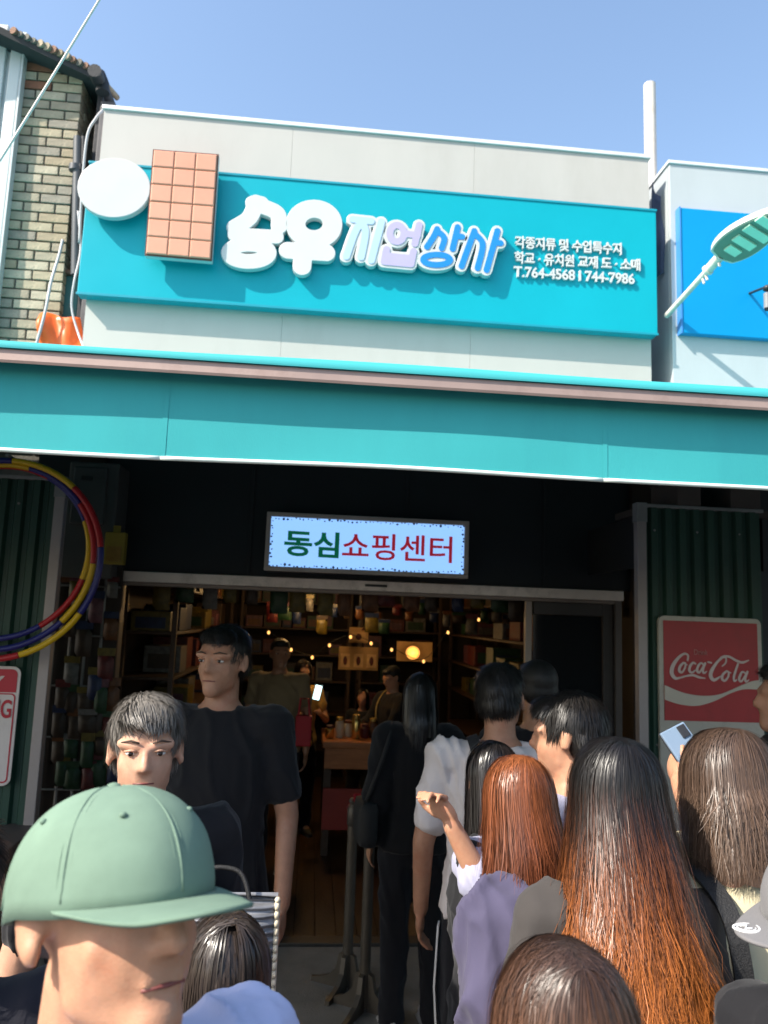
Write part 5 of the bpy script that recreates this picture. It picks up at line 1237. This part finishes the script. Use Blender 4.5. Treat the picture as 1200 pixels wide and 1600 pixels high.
# --- person dressed all in black at the doorway, long hair
r_, X, HW, A, s = person('person dressed all in black with white soled shoes in the doorway, back turned', at(655, 1090, 3.75), R(6), fem=True, top=('hoodie', blk), bottom=('trousers', blk2), sleeve=1.9, voxel=.014, shoe=(.45, .43, .42))
strands(r_, HW, n=500, rx=.092, ry=.106, rz=.108, zend=(-.20, -.30), flare=(.1, .1), push=.05, thick=.0025, colf=flatcol(black_c), clump=.4, steps=9, seed=8)
hbg = root('black_shoulder_bag', tuple(X @ Vector((-.28, 0, .85))), 'black shoulder bag at the left side of the all black person', 'bag')
T = MB().box((-.31, -.12, .88), (-.21, .10, 1.10), .045); T.xf(X); T.build('bag_body', strap_m, hbg, autos=60)
P = [X @ Vector(p) for p in spline([(-.27, .04, 1.10), (-.20, .07, 1.30), (-.14, 0, 1.455), (-.19, -.10, 1.34), (-.27, -.08, 1.10)], 5)]; MB().tube(P, .01, 6).build('bag_strap', strap_m, hbg, smooth=True)
# --- inside the shop
r_, X, HW, A, s = person('person in khaki tee, black trousers and pale sneakers inside the shop', at(438, 1022, 6.0), R(170), top=('tee', khk), bottom=('trousers', blk2), sk='b', voxel=.014, shoe=(.50, .42, .30), hyaw=R(20), detail=True)
short_hair(r_, HW, n=0)
tb_ = root('tote_bag', tuple(X @ Vector((-.28, .05, .75))), 'red tote bag hanging at the side of the khaki tee person', 'bag')
p = at(474, 1138, 5.9); box('bag_body', (p.x-.06, 5.82, p.z-.12), (p.x+.06, 5.90, p.z+.10), M('red_tote', (.40, .012, .02), .6, var=.1), tb_, .012); MB().tube([(p.x-.04, 5.86, p.z+.10), (p.x-.03, 5.86, p.z+.22), (p.x+.03, 5.86, p.z+.22), (p.x+.04, 5.86, p.z+.10)], .008, 6).build('handle', M('red_tote', ()), tb_)
yel = cloth('mustard_shirt', (.42, .26, .07))
r_, X, HW, A, s = person('person in mustard shirt at the left end of the counter looking at a phone', at(474, 1050, 6.9), R(200), fem=True, top=('tee', yel), bottom=('trousers', blk2), voxel=.014, tilt=R(-15), detail=True, arms={-1: ((-.24, .08, 1.12), (-.10, .30, 1.20), .8), 1: ((.24, .08, 1.12), (.10, .30, 1.20), .8)})
strands(r_, HW, n=400, rx=.09, ry=.104, rz=.106, zend=(-.15, -.2), thick=.0025, colf=flatcol(black_c), steps=9, seed=9)
pp = at(496, 1082, 6.5); phn = root('lit_phone', tuple(pp), 'small phone with bright white screen held at the counter', 'phone')
Rq = Matrix.Rotation(R(12), 3, 'Y')
box('phone_body', pp+Vector((-.032, .004, -.065)), pp+Vector((.032, .012, .065)), black_metal, phn, .003, Rq, pp); box('phone_screen', pp+Vector((-.027, .0, -.058)), pp+Vector((.027, .0035, .058)), M('screen_glow', (.62, .9, .9), .3, var=0, emit=1.6), phn, 0, Rq, pp)
r_, X, HW, A, s = person('shop clerk in black with a yellow lined collar behind the counter', at(612, 1060, 6.75), R(118), top=('jacket', blk), bottom=('trousers', blk2), sleeve=1.5, voxel=.013, detail=True, tilt=R(-18), arms={-1: ((-.22, .12, 1.15), (-.12, .36, 1.08), .7), 1: ((.22, .12, 1.15), (.10, .36, 1.08), .7)})
short_hair(r_, HW, n=0)
P = [X @ Vector(p) for p in spline([(.06, -.06, 1.47), (.09, .03, 1.45), (.085, .12, 1.33), (.075, .14, 1.18), (.07, .125, 1.0)], 5)]; cN = X @ Vector((0, 0, 1.25))
V, Fc = ribbon(P, .05, .008, [(p-cN).normalized() for p in P]); obj('collar_band', V, Fc, cloth('yellow_band', (.60, .42, .12)), r_)
r_, X, HW, A, s = person('dark haired customer in black leaning at the middle of the counter', at(566, 1092, 7.2), R(165), fem=True, top=('tee', blk), bottom=('trousers', blk2), voxel=.014, detail=True, tilt=R(-14))
strands(r_, HW, n=400, rx=.09, ry=.104, rz=.106, zend=(-.22, -.3), thick=.0025, colf=flatcol(black_c), steps=9, seed=10)
# --- left group
r_, X, HW, A, s = person('man in black shirt walking out of the shop towards the camera', at(347, 1034, 2.75), R(172), top=('tee', blk), bottom=('trousers', blk2), sk='b', voxel=.009, detail=True, hyaw=R(-12), sleeve=.7, arms={1: ((.24, .02, 1.12), (.12, .26, 1.10), .7)})
short_hair(r_, HW, seed=6, n=1500)
wt = X @ Vector(A[1][2]); 
r_, X, HW, A, s = person('older grey haired man in black vest behind the green cap', at(228, 1172, 1.8), R(205), top=('tee', blk), bottom=('trousers', denim), sk='c', voxel=.007, detail=True, hyaw=R(-14))
short_hair(r_, HW, col=(.16, .145, .13), seed=7, n=5000)
r_, X, HW, A, s = person('child in pale blue shirt with dark hair beside the green cap', at(350, 1530, 1.30), R(20), fem=True, top=('tee', ltb), bottom=('trousers', denim), sk='c', voxel=.008, detail=True)
strands(r_, HW, n=1500, rx=.088, ry=.102, rz=.104, zend=(-.10, -.15), face=60, flare=(.0, .0), thick=.0013, colf=flatcol((.03, .022, .018)), steps=11, seed=12, rough=.3)
r_, X, HW, A, s = person('person in dark navy jacket at the bottom left edge behind the green cap', at(-75, 1395, 1.25), R(15), top=('jacket', cloth('navy_jacket', (.014, .014, .02))), bottom=('trousers', denim), sleeve=1.9, voxel=.011)
short_hair(r_, HW, seed=14, n=400)
r_, X, HW, A, s = person('dark haired person in black at the right edge beside the red drink sign', at(1232, 1092, 2.5), R(75), top=('tee', blk), bottom=('trousers', blk2), sk='b', voxel=.011)
short_hair(r_, HW, seed=15, n=400)
# caps -------------------------------------------------------------------------------
def capy(x, z, g=.0035):
    c_ = min(1, max(0, (z-.018)/.106))**(1/.75); rr = math.sqrt(max(0, 1-c_*c_))**.82; ca_ = min(.98, abs(x)/max(.01, .0885*rr)); return -.012+(.108+.012)*rr*math.sqrt(1-ca_*ca_)+g
def cap(r_, HW, mat):
    def P_(a, ph, g=0.0):
        rr = math.sin(ph)**.82 if ph > 0 else 0; fb = .012*max(0, math.sin(a))**2*math.sin(ph)
        return Vector(((.0885+g)*rr*math.cos(a), -.012+(.108+fb+g)*rr*math.sin(a), .018+(.106+g)*max(0, math.cos(ph))**.75-.016*max(0, -math.sin(a))*math.sin(ph)))
    V = []; Fc = []; nu, nv = 60, 18
    for j in range(nv+1):
        for i in range(nu):
            a = 2*math.pi*i/nu; p = P_(a, R(90)*j/nv); k = mnoise.noise(p*22)*.0016+mnoise.noise(p*45)*.0007; V.append(p*(1+k*9))
    for j in range(nv):
        for i in range(nu): Fc.append([j*nu+i, (j+1)*nu+i, (j+1)*nu+(i+1) % nu, j*nu+(i+1) % nu])
    co_ = obj('cap', [tuple(HW @ v) for v in V], Fc, mat, r_, smooth=True); sm = co_.modifiers.new('s', 'SOLIDIFY'); sm.thickness = .003; sm.offset = 1
    for k in range(6):
        a = R(90)+R(60)*k; t = MB().tube([P_(a, R(90)*(j+.3)/20, .0028) for j in range(1, 20)], .0014, 6); t.xf(HW); t.build('seam', mat, co_, smooth=True)
        for q in (-1, 1):
            t = MB().tube([P_(a+q*.055/max(.3, math.sin(R(90)*(j+.3)/20)), R(90)*(j+.3)/20, .0024) for j in range(3, 20)], .0007, 5); t.xf(HW); t.build('stitching', mat, co_, smooth=True)
        e = MB().ell(P_(a+R(30), R(48), .003), (.0035, .0035, .003)); e.xf(HW); e.build('eyelet', mat, co_, smooth=True)
    V = []; Fc = []; nu, nv = 30, 10
    def B_(i, w_):
        a = R(22)+R(136)*i/nu; e_ = math.sin((a-R(22))/R(136)*math.pi); ext = .072*max(0, e_)**.6*w_
        x = .0885*math.cos(a)*(1+.01*w_); y = -.012+.119*math.sin(a)+ext
        return Vector((x, y, .022-(.006+.012*(x/.0885)**2)*w_*min(1, e_*1.6)))
    for j in range(nv+1):
        for i in range(nu+1): V.append(HW @ B_(i, j/nv))
    for j in range(nv):
        for i in range(nu): Fc.append([j*(nu+1)+i, j*(nu+1)+i+1, (j+1)*(nu+1)+i+1, (j+1)*(nu+1)+i])
    bo = obj('brim', V, Fc, mat, co_, smooth=True); sm = bo.modifiers.new('s', 'SOLIDIFY'); sm.thickness = .0035
    for w_ in (.3, .45, .6, .75, .9):
        t = MB().tube([B_(i, w_)+Vector((0, 0, .0022)) for i in range(2, nu-1)], .0006, 5); t.xf(HW); t.build('stitching', mat, bo, smooth=True)
    b_ = MB().ell((0, -.012, .126), (.008, .008, .005)); b_.xf(HW); b_.build('cap_button', mat, co_, smooth=True)
    return co_
mint = M('mint_cap', (.14, .208, .158), .9, var=.14, vs_=14, bump=.3, bs=1400, bdist=.001, spec=.15); gcap = cloth('grey_cap', (.135, .13, .132))
r_, X, HW, A, s = person('man in mint green baseball cap close to camera at bottom left', at(180, 1424, .80), R(224), top=('tee', ltb), bottom=('trousers', denim), sk='a', voxel=.0055, detail=True, tilt=R(13), hyaw=R(0), hroll=R(-5))
hair_shell(r_, HW, [((0, -.03, .03), (.079, .088, .05)), ((0, -.055, .0), (.072, .05, .045))], M('hair_base_12', (.012, .01, .009)), amp=.002)
co_ = cap(r_, HW @ Matrix.Translation((0, 0, -.012)), mint)
r_, X, HW, A, s = person('person in grey cap with round white emblem on its brim at the right edge', at(1298, 1452, 1.05), R(108), fem=True, top=('tee', blk), bottom=('trousers', denim), sk='a', voxel=.008, detail=True, tilt=R(-4))
strands(r_, HW, n=900, rx=.087, ry=.100, rz=.098, zend=(-.16, -.22), face=58, thick=.0013, colf=flatcol((.03, .02, .016)), steps=11, seed=17)
co_ = cap(r_, HW, gcap)
em = MB(); EC = Vector((.024, .150, .0225))
for rr, w_ in ((.019, .0018), (.0135, .001)):
    em.tube([EC+Vector((rr*math.cos(q), rr*math.sin(q)*.9, -.25*(rr*math.cos(q)+.024)**2*8)) for q in np.linspace(0, 2*math.pi, 40, endpoint=False)], w_, 6, closed=True)
em.tube([EC+Vector((x, y, .0)) for x, y in ((-.008, -.004), (-.003, .005), (.003, -.005), (.008, .004))], .0014, 6)
em.xf(HW); em.build('cap_emblem', M('emblem_white', (.7, .7, .7), .7), co_, smooth=True)
# phone held up by the brown haired woman, quilted bag, arm band
pr = root('phone', tuple(pc), 'dark phone with blue grey back held up in front of the red drink sign', 'phone')
box('phone_body', pc+Vector((-.036, -.004, -.045)), pc+Vector((.036, .004, .06)), M('phone_case', (.16, .22, .30), .3, var=.06), pr, .004, Rp, pc)
box('camera_bump', pc+Vector((.008, -.008, .025)), pc+Vector((.03, -.0045, .055)), black_metal, pr, .002, Rp, pc)
box('phone_edge', pc+Vector((-.0365, .0045, -.046)), pc+Vector((.0365, .0075, .061)), black_metal, pr, .002, Rp, pc)
qb0 = at(404, 1470, 1.72); qb = root('quilted_bag', tuple(qb0+Vector((0, 0, -.2))), 'silver and black quilted bag with cream piping behind the green cap', 'bag')
V = []; Fc = []
for j in range(73):
    for i in range(9):
        u, v = i/8*2-1, j/72*2-1; V.append((qb0.x-.07+u*.105, qb0.y-.03*(1-u**4)*(1-v**4)-.012*abs(math.sin(v*20)), qb0.z+v*.085+.0-.02*u*(1-v)))
n1 = len(V); V += [(p[0], 2*qb0.y-p[1]+.02, p[2]) for p in V]
for j in range(72):
    for i in range(8): a = j*9+i; Fc.append([a, a+1, a+10, a+9]); Fc.append([n1+a, n1+a+9, n1+a+10, n1+a+1])
obj('bag_body', V, Fc, M('quilt_silver', (.22, .22, .23), .35, metal=.4, var=.5, vs_=30, stretch=(.4, 1, 4)), qb, smooth=True)
ed_ = [V[i] for i in range(9)]+[V[j*9+8] for j in range(1, 73)]; MB().tube(ed_, .006, 6).build('piping', M('piping_cream', (.6, .52, .38), .6), qb, smooth=True)
P = [Vector(p) for p in spline([(qb0.x-.15, qb0.y, qb0.z+.07), (qb0.x-.13, qb0.y+.02, qb0.z+.13), (qb0.x-.05, qb0.y+.02, qb0.z+.13), (qb0.x-.02, qb0.y, qb0.z+.07)], 6)]; MB().tube(P, .005, 6).build('bag_handle', strap_m, qb, smooth=True)
bpy.data.scenes.remove(TMP)
